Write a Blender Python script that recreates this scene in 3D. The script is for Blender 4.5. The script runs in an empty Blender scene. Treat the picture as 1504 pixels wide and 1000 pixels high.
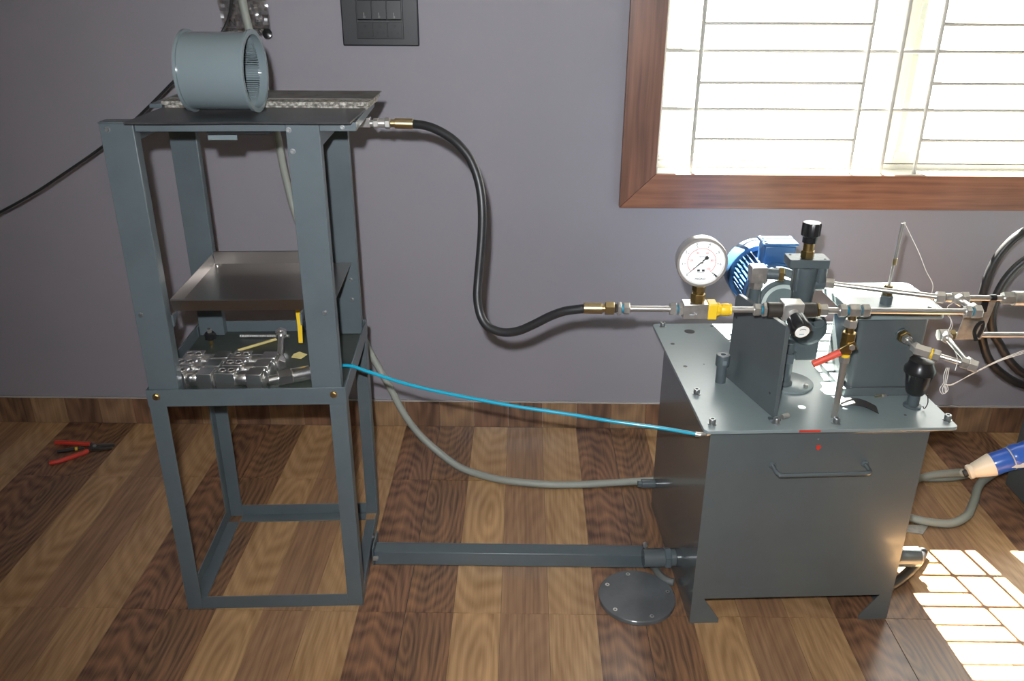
import bpy, math, random
from mathutils import Vector, Matrix
random.seed(7)
R = math.radians
sc = bpy.context.scene
COL = sc.collection

# ------------------------------------------------------------------ camera, world, lights, exposure
CAM = Vector((0.288, -2.610, 1.487))
pitch, yaw, roll = R(23.829), R(0.778), R(0.234)
cp, sp = math.cos(pitch), math.sin(pitch)
fwd = Vector((0, cp, -sp)); upv = Vector((0, sp, cp)); rt = Vector((1, 0, 0))
rt2 = rt * math.cos(roll) + upv * math.sin(roll)
up2 = upv * math.cos(roll) - rt * math.sin(roll)
Z = Matrix.Rotation(yaw, 3, 'Z')
rt2, up2, fwd = Z @ rt2, Z @ up2, Z @ fwd
cd = bpy.data.cameras.new('camera'); cam = bpy.data.objects.new('camera', cd); COL.objects.link(cam)
cam.matrix_world = Matrix(((rt2.x, up2.x, -fwd.x, CAM.x), (rt2.y, up2.y, -fwd.y, CAM.y), (rt2.z, up2.z, -fwd.z, CAM.z), (0, 0, 0, 1)))
cd.sensor_width = 36; cd.lens = 1242.5 / 1504 * 36; cd.clip_start = 0.01
sc.camera = cam

w = bpy.data.worlds.new('world'); sc.world = w; w.use_nodes = True
bg = w.node_tree.nodes['Background']; bg.inputs[0].default_value = (1.0, 0.985, 0.955, 1); bg.inputs[1].default_value = 6.6

sd = bpy.data.lights.new('sun', 'SUN'); sd.energy = 215; sd.angle = R(0.35); sd.color = (1, 0.93, 0.84)
so = bpy.data.objects.new('sun', sd); COL.objects.link(so)
so.rotation_euler = Vector((0.145, -0.725, -1.0)).to_track_quat('-Z', 'Y').to_euler()
so.location = (1.0, 3.0, 4.0)

fd = bpy.data.lights.new('camera_flash', 'SPOT'); fd.energy = 205; fd.shadow_soft_size = 0.016
fd.spot_size = R(104); fd.spot_blend = 1.0; fd.color = (0.93, 0.96, 1.0)
fo = bpy.data.objects.new('camera_flash', fd); COL.objects.link(fo)
fo.location = (0.245, -2.61, 1.586); fo.rotation_euler = (Vector((0.46, 0, 0.74)) - Vector(fo.location)).to_track_quat('-Z', 'Y').to_euler()

sc.view_settings.view_transform = 'Standard'; sc.view_settings.look = 'None'
sc.view_settings.gamma = 1; sc.view_settings.use_curve_mapping = False
sc.view_settings.exposure = 0.0

# ------------------------------------------------------------------ mesh builder
class MB:
    def __init__(s): s.v = []; s.f = []
    def add(s, vs, fs, M=None):
        n = len(s.v)
        s.v += [tuple(M @ Vector(p)) if M else tuple(p) for p in vs]
        s.f += [tuple(i + n for i in f) for f in fs]
        return s
    def box(s, a, b, M=None):
        x0, y0, z0 = a; x1, y1, z1 = b
        vs = [(x0,y0,z0),(x1,y0,z0),(x1,y1,z0),(x0,y1,z0),(x0,y0,z1),(x1,y0,z1),(x1,y1,z1),(x0,y1,z1)]
        return s.add(vs, [(0,3,2,1),(4,5,6,7),(0,1,5,4),(1,2,6,5),(2,3,7,6),(3,0,4,7)], M)
    def lathe(s, prof, p0=(0,0,0), axis=(0,0,1), n=24, rot=0, closed=False):
        # prof: list of (r, t) along axis from p0
        ax = Vector(axis).normalized(); p0 = Vector(p0)
        u = ax.orthogonal().normalized() if abs(ax.z) < .99 else Vector((1,0,0))
        if abs(ax.z) < .99: u = Vector((0,0,1)) - ax * ax.z; u.normalize()
        v = ax.cross(u)
        vs = []; fs = []
        for r, t in prof:
            for i in range(n):
                a = 2*math.pi*i/n + rot
                vs.append(p0 + ax*t + (u*math.cos(a) + v*math.sin(a))*max(r, 1e-5))
        m = len(prof)
        for j in range(m-1 if not closed else m):
            k = (j+1) % m
            for i in range(n):
                i2 = (i+1) % n
                fs.append((j*n+i, j*n+i2, k*n+i2, k*n+i))
        if not closed:
            fs.append(tuple(range(n-1, -1, -1))); fs.append(tuple((m-1)*n+i for i in range(n)))
        return s.add(vs, fs)
    def cyl(s, p0, p1, r, n=20, r1=None, rot=0, ch=0):
        p0 = Vector(p0); d = Vector(p1) - p0; L = d.length; r1 = r if r1 is None else r1
        pr = [(r, 0), (r1, L)] if not ch else [(r-ch, 0), (r, ch), (r1, L-ch), (r1-ch, L)]
        return s.lathe(pr, p0, d, n, rot)
    def hexn(s, p0, p1, r): return s.cyl(p0, p1, r, 6, ch=min(r*.12, .0015))
    def tube(s, path, r, n=12, rings=0.0, amp=0.0):
        P = [Vector(p) for p in path]
        vs = []; fs = []; u = None
        for i, p in enumerate(P):
            d = (P[min(i+1, len(P)-1)] - P[max(i-1, 0)]).normalized()
            if u is None: u = d.orthogonal().normalized()
            u = (u - d*u.dot(d)).normalized(); v = d.cross(u)
            rr = r + (amp if i % 2 else 0)
            for k in range(n):
                a = 2*math.pi*k/n
                vs.append(p + (u*math.cos(a) + v*math.sin(a))*rr)
        for j in range(len(P)-1):
            for i in range(n):
                i2 = (i+1) % n
                fs.append((j*n+i, j*n+i2, (j+1)*n+i2, (j+1)*n+i))
        fs.append(tuple(range(n-1, -1, -1))); fs.append(tuple((len(P)-1)*n+i for i in range(n)))
        return s.add(vs, fs)
    def prism(s, poly, off, M=None):
        # poly: list of 3D points (planar), off: extrusion vector
        n = len(poly); o = Vector(off)
        vs = [Vector(p) for p in poly] + [Vector(p)+o for p in poly]
        fs = [tuple(range(n-1, -1, -1)), tuple(range(n, 2*n))] + [(i, (i+1) % n, n+(i+1) % n, n+i) for i in range(n)]
        return s.add(vs, fs, M)
    def build(s, name, mat, parent=None, bev=0, ang=38, label=None, recalc=True):
        me = bpy.data.meshes.new(name); me.from_pydata(s.v, [], s.f)
        if recalc:
            import bmesh
            bm = bmesh.new(); bm.from_mesh(me); bmesh.ops.recalc_face_normals(bm, faces=bm.faces); bm.to_mesh(me); bm.free()
        me.polygons.foreach_set('use_smooth', [True]*len(me.polygons))
        me.set_sharp_from_angle(angle=R(ang)); me.update()
        me.materials.append(mat)
        o = bpy.data.objects.new(name, me); COL.objects.link(o)
        if parent: o.parent = parent
        if bev:
            b = o.modifiers.new('bevel', 'BEVEL'); b.width = bev; b.segments = 2; b.limit_method = 'ANGLE'; b.angle_limit = R(40)
        if label: o['label'] = label
        return o

def thing(name, label, cat, loc=(0,0,0), rz=0, group=None):
    o = bpy.data.objects.new(name, None); COL.objects.link(o); o.empty_display_size = .02
    o.location = loc; o.rotation_euler = (0, 0, rz); o['label'] = label; o['category'] = cat
    if group: o['group'] = group
    return o
def tag(o, label, cat, group=None):
    o['label'] = label; o['category'] = cat
    if group: o['group'] = group
    return o
def struct(o): o['kind'] = 'structure'; return o
def box_parent(name): 
    o = bpy.data.objects.new(name, None); COL.objects.link(o); o.empty_display_size = .05; return o
def dup_part(o, parent, M=None):
    c = o.copy(); COL.objects.link(c); c.parent = parent
    if M is not None: c.matrix_local = M
    return c
def spline(pts, step=0.01):
    # Catmull-Rom through the points, resampled evenly
    P = [Vector(p) for p in pts]; P = [P[0]*2-P[1]] + P + [P[-1]*2-P[-2]]
    raw = []
    for i in range(1, len(P)-2):
        a, b, c, d = P[i-1:i+3]
        for k in range(24):
            t = k/24
            raw.append(.5*((2*b) + (c-a)*t + (2*a-5*b+4*c-d)*t*t + (3*b-a-3*c+d)*t**3))
    raw.append(P[-2])
    out = [raw[0]]; acc = 0
    for a, b in zip(raw, raw[1:]):
        L = (b-a).length
        if L == 0: continue
        pos = 0
        while acc + (L-pos) >= step:
            pos += step-acc; acc = 0; out.append(a.lerp(b, pos/L))
        acc += L-pos
    if (out[-1]-raw[-1]).length > step*.3: out.append(raw[-1])
    return out

# ------------------------------------------------------------------ materials
def mat(name, col, rough=.5, metal=0, coat=0, bump=0, bscale=40, spec=.5, var=0, vscale=6, dirt=None, rvar=0):
    m = bpy.data.materials.new(name); m.use_nodes = True; nt = m.node_tree; N = nt.nodes; L = nt.links
    b = N['Principled BSDF']
    b.inputs['Base Color'].default_value = (*col, 1); b.inputs['Roughness'].default_value = rough
    b.inputs['Metallic'].default_value = metal; b.inputs['Coat Weight'].default_value = coat
    b.inputs['Specular IOR Level'].default_value = spec; b.inputs['Coat Roughness'].default_value = .08
    tc = N.new('ShaderNodeTexCoord')
    if bump:
        n = N.new('ShaderNodeTexNoise'); n.inputs['Scale'].default_value = bscale; n.inputs['Detail'].default_value = 4
        bp = N.new('ShaderNodeBump'); bp.inputs['Strength'].default_value = bump; bp.inputs['Distance'].default_value = .002
        L.new(tc.outputs['Object'], n.inputs['Vector']); L.new(n.outputs['Fac'], bp.inputs['Height']); L.new(bp.outputs['Normal'], b.inputs['Normal'])
    if var or rvar:
        n = N.new('ShaderNodeTexNoise'); n.inputs['Scale'].default_value = vscale; n.inputs['Detail'].default_value = 6; n.inputs['Roughness'].default_value = .6
        L.new(tc.outputs['Object'], n.inputs['Vector'])
        if var:
            mx = N.new('ShaderNodeMix'); mx.data_type = 'RGBA'
            d = dirt or tuple(c*(1-var) for c in col)
            mx.inputs[6].default_value = (*col, 1); mx.inputs[7].default_value = (*d, 1)
            rp = N.new('ShaderNodeValToRGB'); rp.color_ramp.elements[0].position = .42; rp.color_ramp.elements[1].position = .68
            L.new(n.outputs['Fac'], rp.inputs[0]); L.new(rp.outputs[0], mx.inputs[0]); L.new(mx.outputs[2], b.inputs['Base Color'])
        if rvar:
            mr = N.new('ShaderNodeMapRange'); mr.inputs[3].default_value = rough-rvar; mr.inputs[4].default_value = rough+rvar
            L.new(n.outputs['Fac'], mr.inputs[0]); L.new(mr.outputs[0], b.inputs['Roughness'])
    return m

def wood(name, c_light, c_dark, kx=0.06, ky=0.3, ring=9, ww=.3, sw=.35, seed=0.0, rough=.27, axis='Y', dist=3.0, lo=.34, hi=.64, edge=0.0):
    """plank print: ring figure around a knot, fine streaks along the grain, soft blotches"""
    m = bpy.data.materials.new(name); m.use_nodes = True; nt = m.node_tree; N = nt.nodes; L = nt.links
    b = N['Principled BSDF']; tc = N.new('ShaderNodeTexCoord')
    S = {'Y': (1, .30, 1), 'X': (.30, 1, 1), 'Z': (1, 1, .30)}[axis]
    mp = N.new('ShaderNodeMapping'); mp.inputs['Scale'].default_value = S
    mp.inputs['Location'].default_value = (-kx*S[0], -ky*S[1] if axis != 'Z' else 0, 0 if axis != 'Z' else -ky*S[2])
    L.new(tc.outputs['Object'], mp.inputs[0])
    n0 = N.new('ShaderNodeTexNoise'); n0.noise_dimensions = '4D'; n0.inputs['W'].default_value = seed; n0.inputs['Scale'].default_value = 11; n0.inputs['Detail'].default_value = 2; L.new(mp.outputs[0], n0.inputs['Vector'])
    sub = N.new('ShaderNodeVectorMath'); sub.operation = 'SUBTRACT'; L.new(n0.outputs['Color'], sub.inputs[0]); sub.inputs[1].default_value = (.5, .5, .5)
    sc_ = N.new('ShaderNodeVectorMath'); sc_.operation = 'SCALE'; sc_.inputs['Scale'].default_value = .028*dist; L.new(sub.outputs[0], sc_.inputs[0])
    ad = N.new('ShaderNodeVectorMath'); ad.operation = 'ADD'; L.new(mp.outputs[0], ad.inputs[0]); L.new(sc_.outputs[0], ad.inputs[1])
    wv = N.new('ShaderNodeTexWave'); wv.wave_type = 'RINGS'; wv.rings_direction = 'Z' if axis != 'Z' else 'Y'; wv.inputs['Scale'].default_value = ring
    wv.inputs['Distortion'].default_value = 1.0; wv.inputs['Detail'].default_value = 1
    L.new(ad.outputs[0], wv.inputs['Vector'])
    m2 = N.new('ShaderNodeMapping'); m2.inputs['Scale'].default_value = {'Y': (170, 4.5, 20), 'X': (3.5, 20, 110), 'Z': (110, 20, 3.5)}[axis]
    sc2 = N.new('ShaderNodeVectorMath'); sc2.operation = 'SCALE'; sc2.inputs['Scale'].default_value = .35; L.new(sc_.outputs[0], sc2.inputs[0])
    ad2 = N.new('ShaderNodeVectorMath'); ad2.operation = 'ADD'; L.new(tc.outputs['Object'], ad2.inputs[0]); L.new(sc2.outputs[0], ad2.inputs[1])
    L.new(ad2.outputs[0], m2.inputs[0])
    n1 = N.new('ShaderNodeTexNoise'); n1.noise_dimensions = '4D'; n1.inputs['W'].default_value = seed*2; n1.inputs['Scale'].default_value = 1; n1.inputs['Detail'].default_value = 3; L.new(m2.outputs[0], n1.inputs['Vector'])
    n2 = N.new('ShaderNodeTexNoise'); n2.noise_dimensions = '4D'; n2.inputs['W'].default_value = seed*5; n2.inputs['Scale'].default_value = 16; n2.inputs['Detail'].default_value = 2; L.new(mp.outputs[0], n2.inputs['Vector'])
    def mul(a, k):
        q = N.new('ShaderNodeMath'); q.operation = 'MULTIPLY'; L.new(a, q.inputs[0]); q.inputs[1].default_value = k; return q.outputs[0]
    def add(a, c):
        q = N.new('ShaderNodeMath'); q.operation = 'ADD'; L.new(a, q.inputs[0]); L.new(c, q.inputs[1]); return q.outputs[0]
    wr_ = N.new('ShaderNodeMapRange'); wr_.inputs[3].default_value = .25; wr_.inputs[4].default_value = .75; L.new(wv.outputs['Fac'], wr_.inputs[0])
    fac = add(add(mul(wr_.outputs[0], ww), mul(n1.outputs['Fac'], sw)), mul(n2.outputs['Fac'], 1-ww-sw))
    rp = N.new('ShaderNodeValToRGB'); e = rp.color_ramp.elements
    e[0].position = lo; e[0].color = (*c_light, 1); e[1].position = hi; e[1].color = (*c_dark, 1)
    L.new(fac, rp.inputs[0]); L.new(rp.outputs[0], b.inputs['Base Color'])
    b.inputs['Roughness'].default_value = rough
    b.inputs['Specular IOR Level'].default_value = .60
    return m

ENAMEL = mat('grey_enamel', (.088, .110, .120), .33, bump=.12, bscale=60, spec=.5, var=.12, vscale=9)
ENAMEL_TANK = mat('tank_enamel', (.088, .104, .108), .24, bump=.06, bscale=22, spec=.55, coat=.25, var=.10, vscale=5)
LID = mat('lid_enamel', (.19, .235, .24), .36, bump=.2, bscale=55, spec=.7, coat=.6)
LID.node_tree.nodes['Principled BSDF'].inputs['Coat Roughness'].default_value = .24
DRUM = mat('drum_enamel', (.150, .185, .195), .22, spec=.5, coat=.4, bump=.05, bscale=15)
PUMP = mat('pump_grey_paint', (.070, .088, .095), .38, bump=.35, bscale=120)
BLUE = mat('motor_blue_paint', (.028, .085, .20), .32, bump=.1, bscale=60)
STEEL = mat('bright_steel', (.74, .72, .69), .30, metal=.85, rvar=.05, vscale=40)
PIPE = mat('steel_pipe', (.62, .60, .57), .32, metal=.9)
BOLT = mat('dull_bolt', (.36, .37, .37), .38, metal=.9)
ZINC = mat('zinc_plated', (.62, .61, .58), .33, metal=.86, var=.25, vscale=60)
CHROME = mat('machined_steel', (.84, .83, .81), .22, metal=.96)
BRASS = mat('yellow_zinc', (.62, .50, .28), .28, metal=1)
BRASS2 = mat('brass', (.42, .30, .12), .35, metal=1, var=.3, vscale=50)
DARKST = mat('blackened_steel', (.07, .062, .055), .38, metal=.6)
TRAY = mat('brushed_tray_steel', (.40, .375, .355), .30, metal=1, rvar=.06, vscale=14)
BLACK = mat('black_plastic', (.012, .012, .013), .28, coat=.2)
RUBBER = mat('black_rubber', (.016, .016, .017), .42, bump=.1, bscale=200)
SHEETB = mat('black_sheet', (.022, .023, .025), .33, var=.3, vscale=8, dirt=(.05, .05, .05), rvar=.08)
YEL = mat('yellow_tape', (.72, .47, .02), .45)
RED = mat('red_grip', (.50, .035, .02), .38)
REDL = mat('red_lever', (.60, .07, .04), .5)
TEAL = mat('teal_seal', (.01, .16, .24), .5)
TUBEB = mat('blue_tube', (.01, .30, .44), .22, coat=.4)
COND = mat('grey_conduit', (.27, .285, .25), .5)
WHITE = mat('white_upvc', (.50, .49, .44), .45)
CREAM = mat('cream_plastic', (.80, .70, .55), .4)
PLUGB = mat('blue_plastic', (.02, .10, .48), .3, coat=.3)
GRILL = mat('white_grille_paint', (.36, .35, .32), .5)
DIAL = mat('dial_white', (.80, .82, .80), .5)
INK = mat('black_ink', (.02, .02, .02), .6)
INKR = mat('red_ink', (.65, .12, .10), .6)
INKG = mat('grey_mark', (.30, .31, .32), .6)
SWITCH = mat('switch_black', (.020, .021, .024), .42)
SWITCH2 = mat('switch_rocker', (.012, .013, .013), .35)
WIRE = mat('white_wire', (.75, .72, .66), .5)
BAREW = mat('insulation_board', (.10, .09, .075), .8, var=.6, vscale=120, bump=.8, bscale=150, dirt=(.45, .43, .38))
BOARD = mat('stained_board', (.11, .105, .095), .55, var=.4, vscale=22, dirt=(.045, .035, .028))
WALLM = mat('mauve_wall_paint', (.258, .243, .272), .62, bump=.12, bscale=30, var=.05, vscale=2)
CEIL = mat('white_ceiling', (.78, .77, .74), .8)
WALL2 = mat('pale_side_wall_paint', (.62, .60, .60), .7, bump=.1, bscale=30)
GROUT = mat('pale_grout', (.40, .38, .37), .8, bump=.5, bscale=90)
BED = mat('dark_grout', (.05, .035, .025), .8)
CARD = mat('yellow_card', (.55, .45, .18), .7)
LOGO = mat('shelf_green', (.045, .055, .045), .35, var=.3, vscale=12, dirt=(.02, .025, .02))

def glassmat():
    m = bpy.data.materials.new('window_glass'); m.use_nodes = True; nt = m.node_tree; N = nt.nodes; N.clear()
    o = N.new('ShaderNodeOutputMaterial'); t = N.new('ShaderNodeBsdfTransparent'); g = N.new('ShaderNodeBsdfGlossy'); g.inputs['Roughness'].default_value = .02
    t.inputs[0].default_value = (.93, .95, .94, 1)
    mx = N.new('ShaderNodeMixShader'); mx.inputs[0].default_value = .05
    nt.links.new(t.outputs[0], mx.inputs[1]); nt.links.new(g.outputs[0], mx.inputs[2]); nt.links.new(mx.outputs[0], o.inputs[0])
    return m
GLASS = glassmat()
def filmmat():
    m = bpy.data.materials.new('clear_crinkled_film'); m.use_nodes = True; nt = m.node_tree; N = nt.nodes; N.clear()
    o = N.new('ShaderNodeOutputMaterial'); t = N.new('ShaderNodeBsdfTransparent'); g = N.new('ShaderNodeBsdfGlossy'); g.inputs['Roughness'].default_value = .14
    t.inputs[0].default_value = (.90, .90, .89, 1)
    mx = N.new('ShaderNodeMixShader'); mx.inputs[0].default_value = .30
    nt.links.new(t.outputs[0], mx.inputs[1]); nt.links.new(g.outputs[0], mx.inputs[2]); nt.links.new(mx.outputs[0], o.inputs[0])
    return m
FILM = filmmat()

# ------------------------------------------------------------------ room shell
WX0, WX1, WZ0, WZ1 = 0.695, 2.36, 0.905, 2.10      # window opening
RX0, RX1, RY0, RZ1 = -2.3, 3.2, -4.4, 2.9
WY = 0.010                                         # inner face of the back wall
mb = MB()
mb.box((RX0, WY, -.02), (WX0, WY+.23, RZ1)); mb.box((WX1, WY, -.02), (RX1, WY+.23, RZ1))
mb.box((WX0, WY, -.02), (WX1, WY+.23, WZ0-.004)); mb.box((WX0, WY, WZ1), (WX1, WY+.23, RZ1))
struct(mb.build('wall_back', WALLM))
struct(MB().box((RX0-.15, RY0, -.02), (RX0, WY+.23, RZ1)).build('wall_left', WALL2))
struct(MB().box((RX1, RY0, -.02), (RX1+.15, WY+.23, RZ1)).build('wall_right', WALL2))
struct(MB().box((RX0-.15, RY0-.15, -.02), (RX1+.15, RY0, RZ1)).build('wall_front', WALL2))
struct(MB().box((RX0-.15, RY0-.15, RZ1), (RX1+.15, WY+.23, RZ1+.15)).build('ceiling', CEIL))

# floor: 600 mm tiles printed as five planks each; the plank strips are pieces of the floor
floor = struct(MB().box((RX0-.15, RY0-.15, -.05), (RX1+.15, WY+.23, -.004)).build('floor', BED))
lt, dk = (.335, .215, .125), (.20, .118, .065)
W = [wood('plank_dark', (.290, .148, .072), (.085, .048, .030), .02, .50, 22, .22, .46, 1.3, dist=2.0),
     wood('plank_knot', (.49, .295, .142), (.265, .148, .068), .075, .42, 15, .24, .30, 4.1, dist=1.7),
     wood('plank_brown', (.345, .198, .105), (.215, .118, .066), .16, .05, 14, .10, .55, 7.7, dist=1.0),
     wood('plank_pale', (.46, .280, .138), (.275, .155, .075), .13, .66, 16, .18, .48, 11.2, dist=1.8),
     wood('plank_figured', (.285, .142, .074), (.092, .048, .031), .03, -.02, 18, .26, .38, 15.9, dist=3.0)]
PW = .12
def plank_mesh(k, y0, y1, oy):
    # local origin = tile's front-left corner of that plank, so every tile carries the same print
    g = .0004; gl = .0009 if k == 0 else g; gr = .0009 if k == 4 else g
    m = MB().box((gl, y0-oy+.0008, -.012), (PW-gr, y1-oy-.0008, 0))
    me = bpy.data.meshes.new('floor_plank'); me.from_pydata(m.v, [], m.f); me.materials.append(W[k]); return me
rows = [(-.342, -.001, -.942+.6), (-.942, -.342, -.942), (-1.542, -.942, -1.542), (-2.142, -1.542, -2.142)]
for (y0, y1, oy) in rows:
    mes = [plank_mesh(k, y0, y1, oy) for k in range(5)]
    i0, i1 = (-19, 27) if y0 > -1 else (-14, 22)
    for i in range(i0, i1):
        if y0 < -2: 
            if not -10 <= i < 18: continue
        o = bpy.data.objects.new('floor_plank', mes[i % 5]); COL.objects.link(o); o.parent = floor
        o.location = (i*PW, oy, 0)
st = MB().box((RX0, RY0, -.006), (RX1, -2.143, 0)); st.box((RX0, -2.143, -.006), (-1.202, -1.5425, 0)); st.box((2.162, -2.143, -.006), (RX1, -1.5425, 0))
st.box((RX0, -1.542, -.006), (-1.682, -.9425, 0)); st.box((2.642, -1.542, -.006), (RX1, -.9425, 0))
o = st.build('plank_field', W[2], floor)

# baseboard cut from the same tile
bb = struct(MB().box((RX0, .0085, .0), (RX1, WY, .100)).build('baseboard_back', GROUT))
bm_ = []
for k in range(5):
    m = MB().box((.0005, 0, 0), (PW-.0005, .009, .096)); me = bpy.data.meshes.new('baseboard_piece'); me.from_pydata(m.v, [], m.f)
    me.materials.append(wood('skirting_%d' % k, [(.26, .14, .075), (.38, .235, .13), (.22, .12, .07), (.36, .22, .12), (.23, .12, .07)][k],
                             [(.055, .03, .022), (.17, .10, .05), (.08, .043, .028), (.15, .085, .05), (.05, .028, .02)][k], .05, .1, 9, .25, .4, 3.3*k, axis='Z', rough=.3))
    bm_.append(me)
for i in range(-19, 27):
    o = bpy.data.objects.new('baseboard_piece', bm_[(i+3) % 5]); COL.objects.link(o); o.parent = bb; o.location = (i*PW, 0, 0)
MB().box((RX0, .002, .0965), (RX1, .0085, .101)).build('grout_line', GROUT, bb)

# window casing (wood laminate) with mitred corners
FR = wood('casing_laminate_level', (.30, .125, .068), (.14, .055, .032), .1, .02, 9, .05, .60, 2.2, axis='X', rough=.35, dist=1.2)
FRV = wood('casing_laminate_upright', (.24, .105, .062), (.11, .048, .030), .02, .1, 9, .05, .60, 5.2, axis='Z', rough=.35, dist=1.2)
ca = struct(box_parent('trim_1'))
fw_ = .108; yf, yb = -.012, WY
def casing(pts, m): MB().prism([(x, yf, z) for x, z in pts], (0, yb-yf, 0)).build('casing_board', m, ca, bev=.0015)
g = .0006
casing([(WX0-fw_, WZ0-fw_), (WX1+fw_, WZ0-fw_), (WX1, WZ0-g), (WX0, WZ0-g)], FR)
casing([(WX0-fw_, WZ0-fw_+g*2), (WX0, WZ0+g), (WX0, WZ1), (WX0-fw_, WZ1+fw_)], FRV)
casing([(WX1+fw_, WZ0-fw_+g*2), (WX1, WZ0+g), (WX1, WZ1), (WX1+fw_, WZ1+fw_)], FRV)
casing([(WX0-fw_+g, WZ1+fw_), (WX1+fw_-g, WZ1+fw_), (WX1-g, WZ1), (WX0+g, WZ1)], FR)

wn = struct(box_parent('window_1'))
MB().box((WX0, -.004, WZ0-.004), (WX1, WY+.23, WZ0+.001)).build('window_sill', WHITE, wn, bev=.001)
jm = MB(); jm.box((WX0-.001, -.004, WZ0), (WX0+.004, WY+.23, WZ1)); jm.box((WX1-.004, -.004, WZ0), (WX1+.001, WY+.23, WZ1)); jm.box((WX0, -.004, WZ1-.004), (WX1, WY+.23, WZ1+.001))
jm.build('window_reveal', WHITE, wn)
A, B = WX0+.004, WX1-.004
fr = MB(); fr.box((A, .075, WZ0), (B, .165, WZ0+.016)); fr.box((A, .075, WZ1-.03), (B, .165, WZ1)); fr.box((A, .075, WZ0), (A+.012, .165, WZ1)); fr.box((B-.02, .075, WZ0), (B, .165, WZ1))
fr.box((A, .116, WZ0+.016), (B, .119, WZ0+.026))
fr.build('window_frame', WHITE, wn, bev=.0015)
def sash(x0, x1, y0, y1, sw, br):
    m = MB(); z0, z1 = WZ0+.018, WZ1-.032
    m.box((x0, y0, z0), (x0+sw, y1, z1)); m.box((x1-.05, y0, z0), (x1, y1, z1)); m.box((x0+sw, y0, z0), (x1-.05, y1, z0+br)); m.box((x0+sw, y0, z1-.05), (x1-.05, y1, z1))
    s = m.build('window_sash', WHITE, wn, bev=.002)
    MB().box((x0+sw-.004, (y0+y1)/2-.002, z0+br-.004), (x1-.054+.008, (y0+y1)/2+.002, z1-.046)).build('window_pane', GLASS, s)
sash(1.408, B-.01, .080, .112, .045, .036)
sash(A+.012, 1.492, .124, .156, .012, .012)
# steel grille rods in front of the sashes
gy = .010
gr = thing('window_grille', 'white painted steel rod grille set inside the window opening', 'window grille', (WX0, gy, WZ0))
def grod(a, b, r, nm): 
    o = MB().cyl((a[0]-WX0, a[1]-gy, a[2]-WZ0), (b[0]-WX0, b[1]-gy, b[2]-WZ0), r, 8).build(nm, GRILL, gr)
for x in (.804, 1.292, 1.492, 1.980, 2.18): grod((x, gy, WZ0+.001), (x, gy, WZ1-.001), .0060, 'upright_rod')
grod((1.388, gy, WZ0+.001), (1.388, gy, WZ1-.001), .0065, 'upright_rod')
zz = [1.0965, 1.264, 1.4335, 1.6045, 1.7755, 1.9465]
for z in zz: grod((WX0+.005, gy+.0115, z), (WX1-.005, gy+.0115, z), .0062, 'long_rod')
zs = [1.009, 1.175, 1.340, 1.519, 1.69, 1.861, 2.03]
for z in zs:
    for a, b in ((.804, 1.292), (1.492, 1.980)): grod((a, gy, z), (b, gy, z), .0056, 'short_rod')

# ------------------------------------------------------------------ switch plate on the wall
sw = thing('switch_plate', 'black modular switch and socket plate on the mauve wall', 'switch plate', (-.134, WY, 1.273))
MB().box((-.112, -.011, 0), (.112, 0, .215)).build('cover_plate', SWITCH, sw, bev=.004)
MB().box((-.068, -.0135, .020), (.068, -.010, .188)).build('inner_frame', SWITCH, sw, bev=.0015)
for k in range(3):
    x0 = -.064+k*.043
    r = MB().prism([(x0, -.012, .070), (x0, -.019, .074), (x0, -.016, .125), (x0, -.012, .127)], (.0415, 0, 0)).build('rocker_switch', SWITCH2, sw, bev=.0008)
    MB().box((x0+.019, -.0187, .084), (x0+.0205, -.0172, .092)).build('switch_mark', INKG, r)
    m = MB(); cx = x0+.0207
    m.lathe([(.0030, 0), (.0030, .0006), (.0020, .0006), (.0020, 0)], (cx, -.0182, .080), (0, -1, 0), 12); m.build('switch_mark', INKG, r)
    r2 = MB().box((x0, -.0150, .131), (x0+.0415, -.012, .182)).build('rocker_switch', SWITCH2, sw, bev=.0008)
    s = MB().box((x0, -.0148, .024), (x0+.0415, -.012, .066)).build('socket_module', SWITCH2, sw, bev=.0008)
    m = MB()
    m.lathe([(.0042, 0), (.0042, .0012), (.0026, .0012), (.0026, 0)], (cx, -.0146, .055), (0, -1, 0), 14)
    for dx in (-.009, .009): m.lathe([(.0034, 0), (.0034, .0010), (.0022, .0010), (.0022, 0)], (cx+dx, -.0146, .036), (0, -1, 0), 14)
    m.build('socket_holes', BLACK, s)

# ------------------------------------------------------------------ steel stand
T3 = R(3)
ST = thing('steel_stand', 'tall grey enamelled angle iron test stand with shelf and deck', 'stand', (-.550, -.942, 0), T3)
SW, SD = .440, .400
def angle_post(x, y, sx, sy, z0, z1, f, t=.004):
    m = MB()
    xa, xb = (x, x+f) if sx > 0 else (x-f, x); ya, yb = (y, y+t) if sy > 0 else (y-t, y)
    m.box((xa, ya, z0), (xb, yb, z1))
    xa, xb = (x, x+t) if sx > 0 else (x-t, x); ya, yb = (y+t, y+f) if sy > 0 else (y-f, y-t)
    m.box((xa, ya, z0), (xb, yb, z1)); return m
for (x, y, sx, sy) in ((0, 0, 1, 1), (SW, 0, -1, 1), (0, SD, 1, -1), (SW, SD, -1, -1)):
    angle_post(x, y, sx, sy, 0, .62, .038).build('lower_leg', ENAMEL, ST, bev=.0008)
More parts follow.
